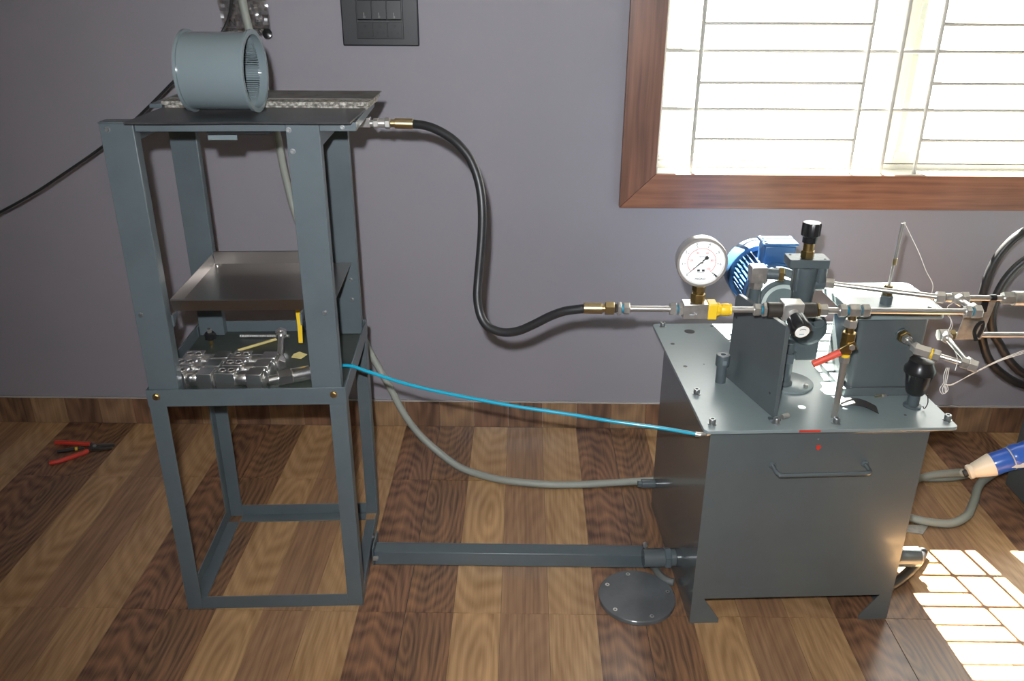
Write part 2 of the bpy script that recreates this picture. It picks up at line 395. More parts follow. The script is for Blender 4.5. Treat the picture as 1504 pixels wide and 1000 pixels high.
# bottom rails (upright flange outside, foot flange inward)
def rail(p, q, inward, z0, z1, f, nm, t=.004, top=False):
    # p,q outer line ; inward unit vector
    m = MB(); p = Vector((*p, 0)); q = Vector((*q, 0)); i = Vector((*inward, 0)); 
    def slab(o0, o1, za, zb):
        a, b, c, d = p+i*o0, q+i*o0, q+i*o1, p+i*o1
        m.prism([(v.x, v.y, za) for v in (a, b, c, d)], (0, 0, zb-za))
    slab(0, t, z0, z1)
    if top: slab(t, f, z1-t, z1)
    else: slab(t, f, z0, z0+t)
    return m.build(nm, ENAMEL, ST, bev=.0006)
rail((.038, 0), (SW-.038, 0), (0, 1), .0, .036, .036, 'bottom_rail')
rail((.038, SD), (SW-.038, SD), (0, -1), .0, .036, .036, 'bottom_rail')
rail((0, .038), (0, SD-.038), (1, 0), .0, .036, .036, 'bottom_rail')
rail((SW, .038), (SW, SD-.038), (-1, 0), .0, .036, .036, 'bottom_rail')
e = .0012
rail((-e, -e), (SW+e, -e), (0, 1), .579, .621, .003, 'shelf_rail')
rail((-e, SD+e), (SW+e, SD+e), (0, -1), .579, .621, .003, 'shelf_rail')
rail((-e, .003), (-e, SD-.003), (1, 0), .579, .621, .003, 'shelf_rail')
rail((SW+e, .003), (SW+e, SD-.003), (-1, 0), .579, .621, .003, 'shelf_rail')
MB().box((.0045, .0045, .586), (SW-.0045, SD-.0045, .592)).build('shelf_plate', LOGO, ST, label='dark green grey shelf plate')
# upper channel posts
def channel(x0, x1, y0, dy, z0, z1, t=.003):
    m = MB(); y1 = y0+dy
    lo, hi = min(y0, y0+math.copysign(t, dy)), max(y0, y0+math.copysign(t, dy))
    m.box((x0, lo, z0), (x1, hi, z1))
    a, b = (hi, y1) if dy > 0 else (y1, lo)
    m.box((x0, a, z0), (x0+t, b, z1)); m.box((x1-t, a, z0), (x1, b, z1)); return m
UZ = 1.203
for (x0, x1, y0, dy) in ((.004, .070, .005, .030), (.366, .432, .005, .030)):
    channel(x0, x1, y0, dy, .593, UZ).build('upper_post', ENAMEL, ST, bev=.001)
for (x0, x1, y0, dy) in ((.000+.006, .070, SD-.030, .025), (.362, .432, SD-.030, .025)):
    channel(x0, x1, y0, dy, .593, UZ-.018).build('upper_post', ENAMEL, ST, bev=.001)
# deck frame
DK = .505
MB().box((.072, .006, 1.187), (.3655, .036, 1.2045)).build('deck_rail', ENAMEL, ST, bev=.0012)
MB().box((.4325, .006, 1.187), (DK, .036, 1.2045)).build('deck_rail', ENAMEL, ST, bev=.0012)
MB().box((.072, SD-.060, 1.187), (.432, SD-.033, 1.2045)).build('deck_rail', ENAMEL, ST, bev=.0012)
MB().box((DK-.028, .0365, 1.187), (DK, .330, 1.2045)).build('deck_rail', ENAMEL, ST, bev=.0012)
MB().box((.076, .0365, 1.187), (.100, SD-.0605, 1.2045)).build('deck_rail', ENAMEL, ST, bev=.0012)
MB().box((.004, .002, 1.2035), (.070, .040, 1.2065)).build('post_cap', ENAMEL, ST, bev=.0008)
for x in (.0075, .4015): MB().box((x, .036, 1.150), (x+.026, SD-.031, 1.180)).build('side_rail', ENAMEL, ST, bev=.001)
MB().box((.204, .030, 1.166), (.262, .033, 1.176)).build('under_bracket', DRUM, ST, bev=.0006, label='pale grey bracket strip under the deck')
MB().box((.204, .030, 1.176), (.330, .075, 1.1868)).build('under_clamp', BLACK, ST, bev=.001)
def bolt(x, z, y, m, r=.0062, par=ST, d=(0, -1, 0), l=.005, nm='bolt'):
    p = Vector((x, y, z)); dd = Vector(d)
    k = MB(); k.lathe([(r*1.25, 0), (r*1.25, .001), (r*.01, .001)], p, dd, 16)
    k.lathe([(r*.86, .001), (r, .002), (r, l), (r*.85, l+.001)], p, dd, 6)
    return k.build(nm, m, par)
for x, z in ((.020, .604), (.414, .604)): bolt(x, z, -.0012, BRASS, .0068)
for x, z in ((.018, .800), (.410, .800), (.372, 1.190), (.376, 1.148), (.020, 1.192)): bolt(x, z, .005, BOLT, .0045)
bolt(.478, 1.195, .006, BOLT, .0035)
for x, z in ((.412, .745), (.412, .690)): bolt(x, z, SD-.030, BOLT, .0045)
bolt(SW+.002, .048, .215, BOLT, .006, d=(1, 0, 0))
# tray rest brackets
for x in (.075, .352):
    MB().prism([(x, .020, .792), (x, .055, .792), (x, .020, .765)], (.004, 0, 0)).build('tray_bracket', ENAMEL, ST)

def stand(p):  # point in stand frame -> world
    return Matrix.Translation((-.550, -.942, 0)) @ Matrix.Rotation(T3, 4, 'Z') @ Vector(p)

# tray
TR = thing('drip_tray', 'shallow brushed steel tray held between the posts of the stand', 'tray', (-.550, -.942, 0), T3)
tm = MB(); x0, x1, y0, y1, zb, zt = .0735, .418, .042, .362, .793, .820
tm.box((x0, y0, zb), (x1, y1, zb+.0015)); tm.build('tray_bottom', TRAY, TR)
t = .0012
tm = MB(); tm.prism([(x0, y0, zb), (x0, y0+t, zb), (x0, y0+t-.004, zt), (x0, y0-.004, zt)], (.2895, 0, 0))
tm.box((x0, y0-.010, zt-.0005), (x0+.2895, y0-.002, zt+.001)); tm.build('tray_front', TRAY, TR)
tm = MB(); tm.prism([(x0, y1, zb), (x0, y1-t, zb), (x0, y1-t+.003, zt+.004), (x0, y1+.003, zt+.004)], (.286, 0, 0)); tm.box((x0, y1+.001, zt+.003), (x0+.286, y1+.006, zt+.005)); tm.build('tray_back', TRAY, TR)
tm = MB(); tm.prism([(x0, y0, zb), (x0+t, y0, zb), (x0+t-.004, y0, zt), (x0-.004, y0, zt)], (0, y1-y0, 0)); tm.build('tray_side', TRAY, TR)
for yy in (y0+.012, y1-.012): MB().lathe([(.006, 0), (.006, .003), (.002, .004)], (x0+.010, yy, zb+.0015), (0, 0, 1), 12).build('corner_rivet', CHROME, TR)

# things on the deck
ZD = 1.2065
bs = MB(); n = 14
for i in range(n+1): pass
xs = [-.482+i*(.432/n) for i in range(n+1)]
def zsheet(x): return ZD + .0006 + .0012*(math.sin(x*19)*.5+.5)
vs = []; fs = []
for i, x in enumerate(xs):
    z = zsheet(x); sh = .0
    vs += [(x, -.968+.02*(i/n), z), (x, -.778+.008*(i/n), z), (x, -.968+.02*(i/n), z+.0035), (x, -.778+.008*(i/n), z+.0035)]
for i in range(n):
    a = i*4; b = a+4
    fs += [(a, b, b+1, a+1), (a+2, a+3, b+3, b+2), (a, a+2, b+2, b), (a+1, b+1, b+3, a+3)]
fs += [(0, 1, 3, 2), (n*4, n*4+2, n*4+3, n*4+1)]
tag(MB().add(vs, fs).build('rubber_sheet', SHEETB), 'flat black sheet lying along the front of the stand deck', 'sheet')
def rough_slab(x0, x1, y0, y1, z0, z1, n=60, amp=.002):
    m = MB(); vs = []; fs = []
    for i in range(n+1):
        x = x0+(x1-x0)*i/n; j = lambda: random.uniform(-amp, amp)
        vs += [(x, y0+j(), z0), (x, y0+j()*1.4, (z0+z1)/2+j()*.4), (x, y0+j(), z1-abs(j())*.6), (x, y1, z1), (x, y1, z0)]
    for i in range(n):
        a = i*5
        for k in range(5): fs.append((a+k, a+(k+1) % 5, a+5+(k+1) % 5, a+5+k))
    fs += [(0, 1, 2, 3, 4), tuple(n*5+k for k in (4, 3, 2, 1, 0))]
    return m.add(vs, fs)
sl = thing('insulation_slab', 'lumpy edged board slab along the back of the stand deck', 'board', (-.050, -.770, ZD))
rough_slab(-.43, .002, .002, .140, .0003, .0085).build('lower_layer', BAREW, sl)
rough_slab(-.435, .006, -.001, .150, .0088, .0170, amp=.0015).build('upper_layer', BAREW, sl)
tp = MB(); tp.box((-.43, .034, .0172), (.010, .158, .0195)); tp.build('top_skin', BOARD, sl)
tag(MB().box((-.515, -.765, ZD+.001), (-.488, -.600, ZD+.010)).build('narrow_board', ENAMEL, bev=.001), 'small grey strip poking out left of the drum on the deck', 'strip')
k = MB().prism([(-.470, -.700, ZD+.0205), (-.385, -.700, ZD+.0205), (-.380, -.690, ZD+.027), (-.420, -.690, ZD+.030), (-.468, -.690, ZD+.026)], (0, .05, 0))
tag(k.build('folded_scrap', BOARD, bev=.001), 'dark folded scrap piled on the slab left of the drum', 'scrap')

# drum
DR = thing('flanged_drum', 'pale grey green flanged drum lying on its side on the stand deck', 'drum', (-.388, -.836, 0), R(-1.5))
dz = ZD+.0055+.0802; L_ = .130; r0 = .0750
m = MB(); m.lathe([(r0-.003, 0), (r0, 0), (r0, L_), (r0-.003, L_)], (0, 0, dz), (1, 0, 0), 72, closed=True); m.build('drum_shell', DRUM, DR)
for x in (-.0035, L_-.0025):
    m = MB(); m.lathe([(r0-.004, 0), (r0+.005, 0), (r0+.0052, .0015), (r0+.0052, .0045), (r0+.005, .006), (r0-.004, .006)], (x, 0, dz), (1, 0, 0), 72, closed=True)
    m.build('flange_ring', DRUM, DR)
m = MB(); m.lathe([(r0-.004, .03), (.002, .03), (.002, .033), (r0-.004, .033)], (0, 0, dz), (1, 0, 0), 60, closed=True); m.build('end_disc', DRUM, DR)
m = MB()
for i in range(84):
    a = 2*math.pi*i/84; Mx = Matrix.Translation((0, 0, dz)) @ Matrix.Rotation(a, 4, 'X')
    m.box((.040, -.0009, r0-.014), (L_-.012, .0009, r0-.0032), Mx)
m.build('inner_fin', DRUM, DR)

# hanging clear bag with print, on the wall behind the drum
bgp = thing('plastic_bag', 'clear crinkled plastic bag hanging on the wall behind the drum', 'bag', (-.512, -.05, 1.305))
vs = []; fs = []; nx, nz = 16, 26
for j in range(nz+1):
    for i in range(nx+1):
        u = i/nx; v = j/nz
        y = -.010*math.sin(math.pi*u)*(1-.3*v) + random.uniform(-.0055, .0055)
        vs.append((-.070+.136*u+.004*math.sin(v*9), y, v*.24+(0.006*math.sin(u*8) if j == 0 else 0)))
for j in range(nz):
    for i in range(nx):
        a = j*(nx+1)+i; fs.append((a, a+1, a+nx+2, a+nx+1))
n0 = len(vs); vs += [(x, .012+random.uniform(-.003, .003), z) for x, y, z in vs[:n0]]; fs += [tuple(n0+k for k in reversed(f)) for f in fs]
MB().add(vs, fs).build('bag_film', FILM, bgp, ang=20)
def text(s, size, mat_, name, parent, M, ext=.0002, align='CENTER'):
    c = bpy.data.curves.new(name, 'FONT'); c.body = s; c.size = size; c.extrude = ext; c.align_x = align; c.align_y = 'CENTER'; c.resolution_u = 2
    t_ = bpy.data.objects.new(name, c); COL.objects.link(t_)
    dg = bpy.context.evaluated_depsgraph_get(); me = bpy.data.meshes.new_from_object(t_.evaluated_get(dg)); me.materials.clear(); me.materials.append(mat_)
    bpy.data.objects.remove(t_)
    o_ = bpy.data.objects.new(name, me); COL.objects.link(o_); o_.parent = parent; o_.matrix_local = M; return o_
FRONT = Matrix.Rotation(R(90), 4, 'X')
for s, x, z in (('N', -.030, .034), ('B', .040, .034), ('S', -.035, .008), ('S', .045, .008)):
    text(s, .026, INK, 'bag_print', bgp, Matrix.Translation((x, -.018, z)) @ FRONT)
MB().tube([(-.066, -.016, .020), (-.02, -.020, .019), (.03, -.020, .020), (.062, -.016, .019)], .0008, 6).build('bag_print', INK, bgp)
MB().lathe([(.012, 0), (.014, .008), (.004, .012)], (.066, -.012, .004), (0, -1, .3), 10).build('rolled_corner', BLACK, bgp)
MB().cyl((-.002, .0575, .238), (-.002, -.004, .242), .0022, 8).build('hanging_nail', ZINC, bgp)

# ------------------------------------------------------------------ objects on the shelf
SZ = .592
def machined(x, y, rz, label):
    b = thing('machined_fitting', label, 'machined fitting', (x, y, SZ), rz, 'machined steel fittings on the stand shelf')
    h = .046; hy = .019
    m = MB(); m.box((0, -hy, 0), (.044, hy, h)); m.build('bored_block', CHROME, b, bev=.0012)
    for cx in (.012, .032):
        m = MB(); m.lathe([(.0050, -.001), (.0088, -.001), (.0092, .0016), (.0076, .0022), (.0062, .0015), (.0056, -.001)], (cx, 0, h), (0, 0, 1), 20, closed=True); m.build('port_ring', CHROME, b)
        MB().cyl((cx, 0, h-.001), (cx, 0, h+.0005), .0056, 16).build('port_hole', BLACK, b)
    m = MB(); m.lathe([(.016, .0435), (.0175, .046), (.0175, .068), (.016, .0705)], (0, 0, .026), (1, 0, 0), 24); m.build('neck', CHROME, b)
    m = MB(); m.prism([(.0705, -hy, .044), (.0705, -hy, .014), (.078, -hy, 0), (.105, -hy, 0), (.105, -hy, .044)], (0, 2*hy, 0)); m.build('end_block', CHROME, b, bev=.0012)
    m = MB(); m.lathe([(.0195, .105), (.0215, .1062), (.0215, .1095), (.018, .111)], (0, 0, .0225), (1, 0, 0), 28); m.build('end_collar', CHROME, b)
    return b
for j, (y, lab) in enumerate(((-.872, 'nearest the front rail'), (-.828, 'middle row'), (-.784, 'back row'))):
    machined(-.527+.004*j, y, R(1.0*j), 'bright machined steel fitting in the left group, %s' % lab)
    machined(-.413+.004*j, y+.002, R(-1+1.0*j), 'bright machined steel fitting in the right group beside the round pieces, %s' % lab)
# loose steel tube with nuts, leaning back, and the round adaptor
b = thing('nutted_tube', 'short steel tube with a nut on each end lying on the shelf', 'tube', (-.292, -.790, SZ+.020))
d = Vector((-.040, .165, .012)).normalized(); p = Vector((0, 0, 0))
MB().cyl(p+d*.01, p+d*.175, .0075, 16).build('tube', PIPE, b)
for a in (0, .160):
    MB().hexn(p+d*a, p+d*(a+.018), .0155).build('hex_nut', CHROME, b); MB().cyl(p+d*(a+.018 if a == 0 else a-.012), p+d*(a+.030 if a == 0 else a), .0125, 20, ch=.001).build('collar', CHROME, b)
b = thing('round_adaptor', 'bright steel adaptor with hexagon and smooth barrel lying beside the blocks', 'adaptor', (-.288, -.862, SZ+.0185))
d = Vector((.105, .055, 0)).normalized()
MB().cyl(p-d*.012, p+d*.012, .0105, 20).build('threaded_end', CHROME, b); MB().hexn(p+d*.010, p+d*.042, .0195).build('hexagon', CHROME, b)
MB().cyl(p+d*.042, p+d*.085, .0175, 26, ch=.0015).build('barrel', CHROME, b); MB().cyl(p+d*.085, p+d*.100, .0125, 20, ch=.001).build('barrel_end', CHROME, b)
b = thing('round_adaptor', 'smaller steel adaptor lying behind the hexagonal one near the right post', 'adaptor', (-.262, -.815, SZ+.012))
d = Vector((.06, .01, 0)).normalized()
MB().hexn(p, p+d*.014, .0125).build('hexagon', CHROME, b); MB().cyl(p+d*.014, p+d*.045, .0095, 18, ch=.001).build('barrel', CHROME, b)
tag(MB().cyl((-.432, -.672, SZ+.0042), (-.345, -.590, SZ+.0042), .0038, 8).build('wooden_stick', CARD), 'thin yellowish stick lying across the shelf', 'stick')
m = MB(); pr = []
for i in range(60): pr.append((.0045 if i % 2 else .0036, i*.0022))
m.lathe(pr, (-.455, -.583, SZ+.0052), (1, .02, 0), 10); tag(m.build('threaded_rod', ZINC), 'zinc threaded rod lying at the back of the shelf', 'rod')
b = thing('black_hand_knob', 'small black knob with brass stem standing at the back left of the shelf', 'knob', (-.515, -.628, SZ))
MB().cyl((0, 0, 0), (0, 0, .016), .005, 12).build('brass_stem', BRASS2, b); MB().lathe([(.010, .014), (.0145, .018), (.0145, .030), (.011, .034)], n=20).build('knob_cap', BLACK, b)
MB().hexn((0, 0, .034), (0, 0, .044), .006).build('top_nut', ZINC, b)
m = MB().prism([(-.288, -.705, SZ+.001), (-.262, -.712, SZ+.001), (-.250, -.698, SZ+.006), (-.270, -.690, SZ+.009), (-.284, -.695, SZ+.005)], (0, 0, .002))
tag(m.build('paper_scrap', CARD), 'torn yellow paper scrap on the shelf by the right post', 'paper')
m = MB(); m.prism([(-.253, -.750, .792), (-.244, -.750, .792), (-.240, -.750, .70), (-.242, -.752, .655), (-.252, -.752, .655), (-.251, -.750, .70)], (0, -.0015, 0))
tag(m.build('yellow_strap', YEL), 'yellow strap hanging from the tray down to the shelf', 'strap')

# ------------------------------------------------------------------ hydraulic hose
hs = thing('hydraulic_hose', 'black hydraulic hose curving from the stand deck to the tank pipework', 'hose', (.191, -.805, .889))
ho = Vector(hs.location)
hp = [(0.038,-.700,1.167),(0.065,-.710,1.166),(0.093,-.721,1.159),(0.121,-.731,1.146),(0.146,-.742,1.128),(0.168,-.752,1.103),(0.183,-.763,1.071),(0.192,-.773,1.036),(0.196,-.784,.993),(0.195,-.794,.941),(0.191,-.805,.889),(0.187,-.815,.844),(0.185,-.826,.807),(0.190,-.836,.774),(0.201,-.847,.752),(0.218,-.857,.741),(0.247,-.868,.737),(0.280,-.878,.746),(0.314,-.889,.767),(0.348,-.899,.790),(0.380,-.910,.807),(0.420,-.920,.817)]
MB().tube([q-ho for q in spline(hp, .008)], .0098, 16).build('hose_body', RUBBER, hs)
def seg(par, org, a, b, r, mt, nm, hexa=False, ch=.0008, n=22):
    a, b = Vector(a)-Vector(org), Vector(b)-Vector(org)
    m = MB().hexn(a, b, r) if hexa else MB().cyl(a, b, r, n, ch=ch)
    return m.build(nm, mt, par)
HY = -.700; HZ = 1.168
seg(hs, ho, (.000, HY, HZ), (.041, HY, HZ-.001), .0115, BRASS, 'ferrule')
seg(hs, ho, (-.010, HY, HZ), (.000, HY, HZ), .0085, BRASS, 'hose_tail')
seg(hs, ho, (-.022, HY, HZ), (-.010, HY, HZ), .0128, ZINC, 'hex_nut', True)
seg(hs, ho, (-.036, HY, HZ), (-.022, HY, HZ), .0098, STEEL, 'adaptor_barrel')
seg(hs, ho, (-.048, HY, HZ), (-.036, HY, HZ), .0115, STEEL, 'hex_nut', True)
seg(hs, ho, (-.056, HY, HZ), (-.048, HY, HZ), .0075, STEEL, 'hose_tail')
MB().prism([Vector((-.100, HY, HZ-.010))-ho, Vector((-.056, HY, HZ-.010))-ho, Vector((-.056, HY, HZ+.0115))-ho, Vector((-.078, HY, HZ+.0115))-ho], (0, .022, 0)).build('mounting_block', CHROME, hs, bev=.0008, label='bright bare steel block at the deck end')
PY, PZ = -.920, .818
# far end
seg(hs, ho, (.418, PY, PZ), (.459, PY, PZ), .0118, BRASS, 'ferrule')
seg(hs, ho, (.459, PY, PZ), (.464, PY, PZ), .0080, BRASS, 'hose_tail')
seg(hs, ho, (.464, PY, PZ), (.484, PY, PZ), .0150, BRASS, 'hex_nut', True)

# ------------------------------------------------------------------ oil tank
TK = thing('oil_tank', 'grey enamelled steel oil tank with bolted lid, handle and splayed feet', 'tank', (.708, -.968, 0), T3)
TW, TD, TH = .497, .505, .550
t = .003
# front sheet with the splayed foot lips, side skirts, back, floor of tank
fp = [(0, 0), (.072, 0), (.072, .012), (.030, .076), (TW-.030, .076), (TW-.072, .012), (TW-.072, 0), (TW, 0), (TW, TH), (0, TH)]
MB().prism([(x, 0, z) for x, z in fp], (0, t, 0)).build('front_sheet', ENAMEL_TANK, TK)
MB().prism([(x, TD-t, z) for x, z in fp], (0, t, 0)).build('back_sheet', ENAMEL_TANK, TK)
MB().box((0, t, 0), (t, TD-t, TH)).build('side_sheet', ENAMEL_TANK, TK); MB().box((TW-t, t, 0), (TW, TD-t, TH)).build('side_sheet', ENAMEL_TANK, TK)
MB().box((t, t, .076), (TW-t, TD-t, .079)).build('bottom_sheet', ENAMEL_TANK, TK)
MB().box((-.004, -.004, TH-.012), (TW+.004, TD+.004, TH)).build('top_flange', ENAMEL_TANK, TK, bev=.001)
# lid with rounded corners
def rrect(x0, y0, x1, y1, r, z, n=6):
    out = []
    for cx, cy, a0 in ((x1-r, y1-r, 0), (x0+r, y1-r, 90), (x0+r, y0+r, 180), (x1-r, y0+r, 270)):
        for k in range(n+1):
            a = R(a0+90*k/n); out.append((cx+r*math.cos(a), cy+r*math.sin(a), z))
    return out
LZ = .558
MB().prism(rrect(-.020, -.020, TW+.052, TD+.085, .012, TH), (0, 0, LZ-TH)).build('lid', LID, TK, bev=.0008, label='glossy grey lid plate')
def tpt(wx, wy, wz=LZ):  # world -> tank frame
    v = Matrix.Rotation(-T3, 4, 'Z') @ (Vector((wx, wy, 0))-Vector((.708, -.968, 0))); return (v.x, v.y, wz)
for (x, y) in ((.684, -.398), (.704, -.810), (.712, -.955), (.856, -.948), (.990, -.945), (1.246, -.925)):
    q = Vector(tpt(x, y)); m = MB()
    m.lathe([(.0100, 0), (.0100, .0012), (.0068, .0014), (.0075, .0024), (.0075, .0120), (.0068, .0130), (.0038, .0130), (.0038, .0090)], q, (0, 0, 1), 18)
    m.build('cap_screw', BOLT, TK)
for (x, y, r_) in ((.754, -.433, .0145), (.824, -.392, .0045), (.693, -.519, .0055), (.703, -.659, .0055), (.753, -.646, .0022), (1.16, -.905, .003)):
    q = Vector(tpt(x, y)); m = MB(); m.lathe([(r_, 0), (r_, .0004)], q, (0, 0, 1), 20); m.build('lid_hole', BLACK, TK)
# front pull handle (bent rod)
hz = .452
hpth = [(.150, .000, hz+.004), (.150, -.026, hz+.002), (.156, -.034, hz), (.168, -.036, hz-.001), (.335, -.036, hz+.001), (.354, -.036, hz+.001), (.362, -.030, hz+.001), (.363, -.015, hz+.002), (.363, 0, hz+.003)]
MB().tube(spline(hpth, .005), .0052, 12).build('pull_handle', ENAMEL_TANK, TK)
for x in (.150, .363): MB().lathe([(.009, 0), (.008, .003), (.006, .005)], (x, 0, hz+.003), (0, -1, 0), 14).build('handle_weld', ENAMEL_TANK, TK)
m = MB(); m.add([(.243, -.0006, .506), (.252, -.0006, .507), (.255, -.0006, .500), (.249, -.0006, .492), (.244, -.0006, .497)], [(0, 1, 2, 3, 4)]); m.build('red_paint_mark', RED, TK)
m = MB(); m.add([(.243, -.0006, .524), (.247, -.0006, .524), (.247, -.0006, .520), (.243, -.0006, .520)], [(0, 1, 2, 3)]); m.build('paint_chip', DRUM, TK)
m = MB(); m.box((.190, -.0206, LZ-.006), (.238, -.0200, LZ-.001)); m.build('red_paint_mark', RED, TK)
# left ports
def tcy(a, b, r, nm, mt=ENAMEL_TANK, hexa=False):
    m = MB().hexn(a, b, r) if hexa else MB().cyl(a, b, r, 24, ch=.0012); return m.build(nm, mt, TK)
tcy((-.086, .185, .056), (-.030, .185, .056), .0250, 'drain_pipe_cap'); tcy((-.030, .185, .056), (-.014, .185, .056), .0285, 'drain_union', ENAMEL, True); tcy((-.014, .185, .056), (0, .185, .056), .0235, 'drain_union')
tcy((-.052, .478, .094), (-.040, .478, .094), .0105, 'side_plug', ENAMEL, True); tcy((-.041, .478, .094), (0, .478, .094), .0135, 'side_plug')
# right drain
tcy((TW, .165, .058), (TW+.150, .165, .058), .0265, 'drain_pipe_cap'); tcy((TW, .165, .058), (TW+.02, .165, .058), .0320, 'drain_union', ENAMEL, True)
bolt_ = MB().hexn((TW+.150, .165, .058), (TW+.157, .165, .058), .009).build('drain_plug', ENAMEL, TK)
# air nipple at the front left corner just below the lid
m = MB().cyl((-.030, -.010, .5445), (-.014, -.008, .5445), .0045, 12); m.build('air_nipple', ZINC, TK); MB().hexn((-.014, -.008, .5445), (-.004, -.004, .5445), .006).build('air_nipple', ZINC, TK)

# round breather plug standing on the lid
b = thing('breather_plug', 'grey cylindrical plug standing on the left of the tank lid', 'plug', (.774, -.745, LZ))
MB().lathe([(.0125, 0), (.0125, .045), (.0165, .046), (.0165, .072), (.0155, .074), (.0062, .074), (.0062, .066)], n=26).build('plug_body', PUMP, b)
MB().lathe([(.0062, .0662), (.0002, .0664)], n=12).build('plug_bore', BLACK, b)
MB().box((-.004, -.0172, .052), (.006, -.0160, .064)).build('plug_tag', DRUM, b)

# valve bracket plate
b = thing('valve_bracket', 'upright grey steel bracket plate carrying the needle valve on the tank lid', 'bracket', (.855, -.925, LZ))
pl = Vector((-.061, .207, 0)); n_ = Vector((.207, .061, 0)).normalized()
def bq(s, z): return pl*s + Vector((0, 0, z))
poly = [bq(0, 0), bq(1, 0), bq(1, .205), bq(.985, .218), bq(.95, .223), bq(.90, .223), bq(0.0, .223)]
MB().prism(poly, n_*.011).build('bracket_plate', ENAMEL_TANK, b, bev=.001)
MB().box((-.012, -.013, 0), (.014, -.001, .004)).build('bracket_foot', ENAMEL_TANK, b)
q = MB().cyl(Vector((.018, -.006, .006)), Vector((.034, .002, .006)), .006, 14); q.build('foot_bolt', ZINC, b)
for s, z in ((.93, .165), (.12, .05)): MB().cyl(bq(s, z)-n_*.001, bq(s, z)+n_*.0002, .003, 10).build('pin_hole', INK, b)

# ------------------------------------------------------------------ electric motor
MX, MZ = .933, .722
mo = thing('electric_motor', 'blue finned electric motor at the back of the tank lid', 'motor', (MX, -.52, LZ))
mz = MZ-LZ
m = MB(); m.lathe([(.082, 0), (.086, .004), (.086, .060), (.083, .064), (.070, .064), (.070, .060), (.082, .059), (.082, .006), (.070, .004), (.0, .004)], (0, .165, mz), (0, -1, 0), 48)
m.build('fan_cowl', BLUE, mo)
MB().lathe([(.058, 0), (.058, .150)], (0, .120, mz), (0, -1, 0), 40).build('stator_body', BLUE, mo)
m = MB()
for i in range(40):
    a = 2*math.pi*i/40
    if abs(math.cos(a)) > .90 and math.cos(a) > 0: continue
    Mx = Matrix.Translation((0, 0, mz)) @ Matrix.Rotation(a, 4, 'Y')
    mm = MB().box((-.0011, -.028, .056), (.0011, .102, .0755), Mx); mm.build('cooling_fin', BLUE, mo)
MB().lathe([(.076, 0), (.078, .003), (.078, .014), (.060, .020)], (0, -.028, mz), (0, -1, 0), 44).build('end_shield', BLUE, mo)
# terminal box
tb = MB().box((-.026, -.003, .060+mz), (.054, .060, .114+mz)).build('terminal_box', BLUE, mo, bev=.004)
MB().box((-.031, -.006, .114+mz), (.059, .064, .121+mz)).build('terminal_lid', BLUE, mo, bev=.002)
for x in (-.025, .053):
    for y in (0, .058): MB().cyl((x, y, .121+mz), (x, y, .1225+mz), .0028, 10).build('lid_screw', ZINC, mo)
MB().box((-.012, .006, .121+mz), (.042, .010, .1222+mz)).build('lid_groove', BLUE, mo); MB().box((-.022, .015, .121+mz), (-.018, .050, .1222+mz)).build('lid_groove', BLUE, mo)
for x in (-.055, .040): MB().box((x, -.02, .012), (x+.015, .09, mz-.045)).build('motor_foot', BLUE, mo)
MB().box((-.078, -.025, 0), (.085, .118, .012)).build('base_plate', ENAMEL, mo, bev=.001)

# grey bell housing between motor and pump
bh = thing('bell_housing', 'round grey cast bell housing behind the pump', 'housing', (MX, -.63, LZ))
m = MB(); m.lathe([(.074, 0), (.076, .003), (.076, .012), (.060, .020), (.054, .048), (.062, .052), (.062, .060), (.030, .062)], (0, .060, mz), (0, -1, 0), 44); m.build('housing_shell', PUMP, bh)
m = MB(); m.lathe([(.050, 0), (.050, .0015), (.040, .0015), (.040, 0)], (0, -.002, mz), (0, -1, 0), 40, closed=True); m.build('machined_ring', BOLT, bh, label='bare metal ring')
for a in (35, 125, 215, 305): 
    x, z = .066*math.cos(R(a)), .066*math.sin(R(a)); MB().hexn((x, .046, mz+z), (x, .036, mz+z), .006).build('housing_bolt', ZINC, bh)
MB().prism([(-.045, .010, 0), (.045, .010, 0), (.035, .010, mz-.045), (-.035, .010, mz-.045)], (0, .030, 0)).build('housing_foot', PUMP, bh)

# ------------------------------------------------------------------ pump with relief valve
pu = thing('hydraulic_pump', 'grey cast hydraulic pump column with relief valve block in front of the motor', 'pump', (.938, -.750, LZ))
MB().lathe([(.058, 0), (.0585, .001), (.0585, .005), (.057, .006)], n=48).build('base_flange', LID, pu)
MB().lathe([(.0062, .006), (.0062, .0115), (.0045, .0125)], (.034, -.030, 0), n=6).build('flange_bolt', ZINC, pu)
MB().lathe([(.023, .006), (.0235, .010), (.0185, .016), (.0185, .066)], (-.018, -.010, 0), n=28).build('suction_column', PUMP, pu)
MB().hexn((-.018, -.010, .066), (-.018, -.010, .090), .0245).build('union_nut', ENAMEL, pu)
MB().cyl((-.018, -.010, .090), (-.018, -.010, .115), .0165, 24).build('suction_neck', PUMP, pu)
MB().box((-.066, -.004, .100), (-.036, .020, .185)).build('added_sun_block', PUMP, pu, bev=.004); MB().cyl((-.038, .008, .14), (-.010, .012, .14), .012, 18).build('sun_block_neck', PUMP, pu)  # added block and neck, unseen behind the bracket, keep sun off the lid
MB().box((-.004, -.006, .064), (.058, .028, .118)).build('pump_foot', PUMP, pu, bev=.004)
m = MB(); m.lathe([(.040, 0), (.043, .004), (.043, .044), (.040, .048), (.030, .052)], (.026, .034, .150), (0, -1, 0), 40); m.build('pump_body', PUMP, pu)
MB().lathe([(.014, 0), (.012, .020)], (.040, -.014, .172), (0, -1, 0), 20).build('pump_port', PUMP, pu)
